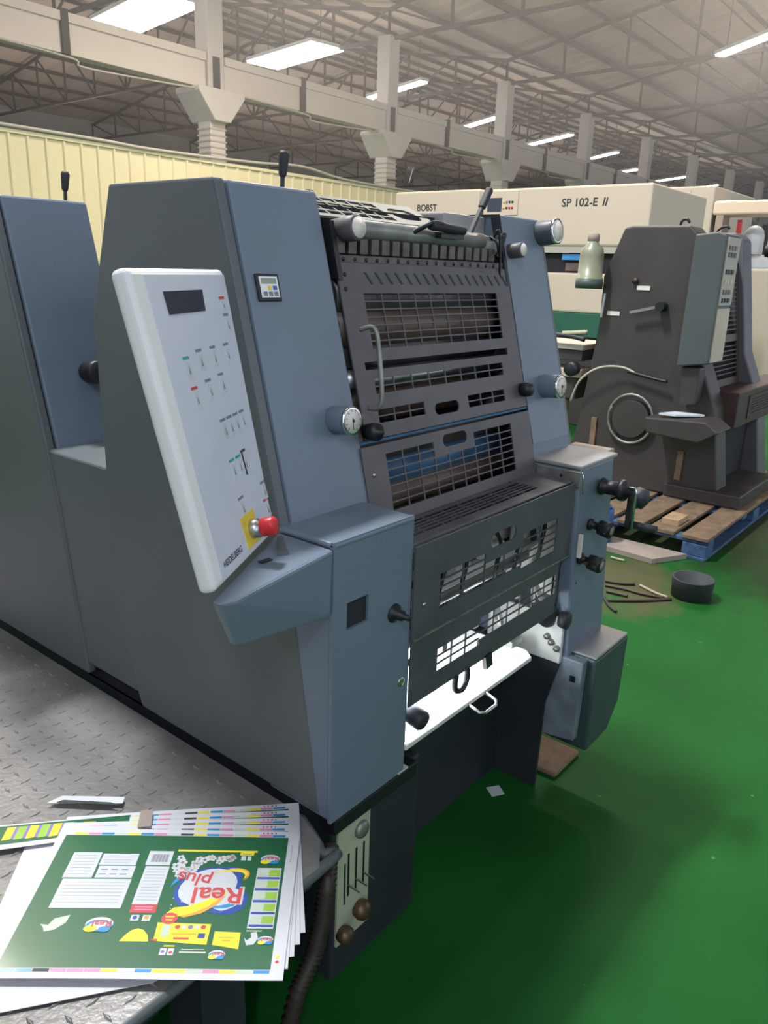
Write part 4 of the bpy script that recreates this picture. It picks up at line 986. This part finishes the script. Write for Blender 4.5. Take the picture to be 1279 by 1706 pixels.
# ------------------------------------------------------------ cream die cutter
DC = thing('die_cutting_machine', (8.6, 4.9, 0), 'large cream die cutting machine with lettered side covers behind the presses', 'machine')
MB().box((7.90, 5.10, 1.87), (9.5, 6.30, 2.462)).build('front_hood', 'cream_machine', DC, .02)
MB().box((7.92, 5.00, 1.9), (9.45, 5.10, 2.43)).build('hood_gap', 'cream_dull', DC)
MB().box((7.90, 3.13, 1.87), (9.5, 5.03, 2.452)).build('main_hood', 'cream_machine', DC, .02)
MB().box((7.98, 3.2, 1.60), (9.4, 6.25, 1.87)).build('window_bay', 'void', DC)
MB().box((7.92, 3.2, 1.80), (7.98, 6.2, 1.87)).build('rail', 'cream_dull', DC)
MB().box((7.95, 3.6, 1.73), (7.97, 4.05, 1.79)).build('blue_guard', 'p_cyan', DC)
MB().box((7.95, 3.6, 1.62), (7.97, 4.0, 1.70)).build('roller_bar', 'brown_roller', DC)
MB().box((7.88, 3.13, 1.20), (9.5, 6.30, 1.60)).build('lower_cover', 'cream_machine', DC, .02)
MB().box((7.89, 3.13, .95), (9.5, 6.30, 1.20)).build('green_base', 'green_band', DC, .01)
MB().box((7.95, 3.13, 0), (9.5, 6.30, .95)).build('machine_base', 'old_press', DC, .01)
mb = MB(); mb.text('BOBST', .095, (7.898, 5.965, 2.25), (0, -1, 0), (0, 0, 1), (-1, 0, 0), .002); mb.text('.', .07, (7.898, 5.78, 2.20), (0, -1, 0), (0, 0, 1), (-1, 0, 0), .002); mb.build('maker_lettering', 'ink_black', DC)
mb = MB(); mb.text('SP', .112, (7.898, 4.085, 2.255), (0, -1, 0), (0, 0, 1), (-1, 0, 0), .002); mb.build('model_lettering', 'ink_black', DC)
mb = MB(); mb.text('102-E', .112, (7.898, 3.945, 2.255), (0, -1, 0), (0, 0, 1), (-1, 0, 0), .002); mb.build('model_lettering', 'ink_black', DC)
mb = MB(); mb.text('II', .112, (7.898, 3.64, 2.255), (0, -1, 0), (0, -.2, 1), (-1, 0, 0), .002); mb.build('numeral_lettering', 'ink_black', DC)
sp = MB().box((7.885, 4.60, 2.18), (7.90, 5.03, 2.43)).build('operator_panel', 'cream_machine', DC, .004)
MB().box((7.880, 4.80, 2.22), (7.886, 4.98, 2.36)).build('screen', 'lcd', sp)
for i in range(4):
    for j in range(2): MB().lathe((7.885, 4.77-.035*i, 2.315-.06*j), (-1, 0, 0), [(0, .012), (.01, .011)], 10).build('push_button', ['yellow', 'ink_grey', 'slot_green', 'ink_black', 'yellow', 'ink_black', 'stop_red', 'stop_red'][i+4*j], sp)
MB().box((7.88, 5.03, 2.08), (7.9, 5.09, 2.26)).build('hinge_cover', 'brown_roller', DC)
# beige housing beyond it, and white machine on the far right
t = thing('machine_housing', (12.6, 4.3, 0), 'beige sheet metal housing right of the cream die cutter', 'machine')
MB().box((12.0, 3.86, 0), (14.0, 5.4, 2.84)).build('housing_panels', 'cream_dull', t, .02)
MB().box((11.99, 4.2, 1.0), (12.0, 4.22, 2.8)).build('panel_seam', 'beige_panel', t)
t = thing('gluing_machine', (12.5, 2.5, 0), 'white gantry machine at the far right edge behind the old press', 'machine')
MB().box((12.0, .4, 2.45), (12.5, 3.86, 2.64)).build('gantry_beam', 'cream_machine', t, .03)
MB().box((12.0, 3.70, 0), (12.3, 3.80, 2.45)).build('post', 'card', t)
MB().box((12.0, .5, 0), (12.3, .6, 2.45)).build('post', 'card', t)
MB().box((12.1, .4, 0), (13.5, 3.68, 1.75)).build('machine_body', 'cream_dull', t, .03)
MB().box((12.6, .5, 1.75), (13.4, 3.6, 1.95)).build('deck', 'wrap_white', t, .03)
MB().box((12.2, 3.50, 2.15), (12.25, 3.56, 2.4)).build('red_tag', 'stop_red', t)
for i, (y, r, lbl) in enumerate(((3.42, .14, 'small white wrapped roll on the white gantry machine'), (3.02, .20, 'larger white wrapped roll on the white gantry machine'))):
    o = MB().lathe((12.62, y, 1.952), (0, 0, 1), [(0, r), (.25, r), (.33, r*.85), (.38, r*.5), (.40, r*.1)], 24).build('wrapped_roll', 'wrap_white'); tag(o, lbl, 'roll')

# thin dusty haze hanging in the hall
hm = bpy.data.materials.new('hall_haze'); hm.use_nodes = True
nt = hm.node_tree; nt.nodes.remove(nt.nodes['Principled BSDF'])
vs = nt.nodes.new('ShaderNodeVolumeScatter'); vs.inputs['Density'].default_value = 0.015; vs.inputs['Color'].default_value = (0.95, 0.9, 0.85, 1); vs.inputs['Anisotropy'].default_value = 0.3
nt.links.new(vs.outputs[0], nt.nodes['Material Output'].inputs['Volume'])
M['haze'] = hm
o = MB().box((-1.9, -9, 2.95), (73, 13.38, 7.3)).build('dust_haze', 'haze'); tag(o, 'faint milky haze hanging in the air under the roof', 'haze', None, 'stuff')

# ------------------------------------------------------------ unseen light blockers added behind and left of the camera
t = thing('light_blocker_unit', (1.6, -1.2, 0), 'blue-grey press-shaped light blocker added out of frame behind the camera', 'light blocker')
DU = [(-.62, .02), (-.60, 1.05), (-.74, 1.66), (-1.35, 1.66), (-1.75, 1.2), (-1.78, .02)]
MB().yz(DU, .82, 1.06).build('blocker_side', 'press_paint_shaded', t, .01)
MB().yz(DU, 2.30, 2.54).build('blocker_side', 'press_paint_shaded', t, .01)
MB().box((1.06, -1.70, .02), (2.30, -.68, 1.50)).build('body', 'base_dark', t, .01)
MB().box((1.08, -.675, .9), (2.28, -.655, 1.45)).build('blocker_cover', 'press_paint', t, .006)
MB().box((1.5, -.654, 1.1), (1.8, -.64, 1.14)).build('handle', 'steel', t, .004)
t = thing('light_blocker_stack', (-1.3, 1.2, 0), 'stack-shaped light blocker added left of the footboard, out of frame', 'added light blocker')
for k in range(3): MB().box((-1.75, .2+.85*k, .02), (-.85, .32+.85*k, .12)).build('blocker_beam', 'wood', t)
MB().box((-1.75, .15, .121), (-.85, 2.2, .145)).build('pallet_deck', 'wood', t)
MB().box((-1.70, .2, .146), (-.90, 2.15, 1.25)).build('sheet_load', 'card', t, .004)

t = thing('light_blocker_wall', (-2.4, 1.5, 0), 'tall dark cabinet-shaped light blocker added at far left, out of frame', 'cabinet')  # added wall that cuts the light from the left
MB().box((-2.7, -1.2, 0), (-2.1, 4.6, 4.0)).build('blocker_box', 'old_press', t, .01)
for k in range(6):
    d = MB().box((-2.098, -1.15+.96*k, .08), (-2.08, -.24+.96*k, 3.92)).build('door', 'old_press_grey', t, .004)
    MB().box((-2.079, -.36+.96*k, 1.2), (-2.06, -.33+.96*k, 1.4)).build('handle', 'steel', d)
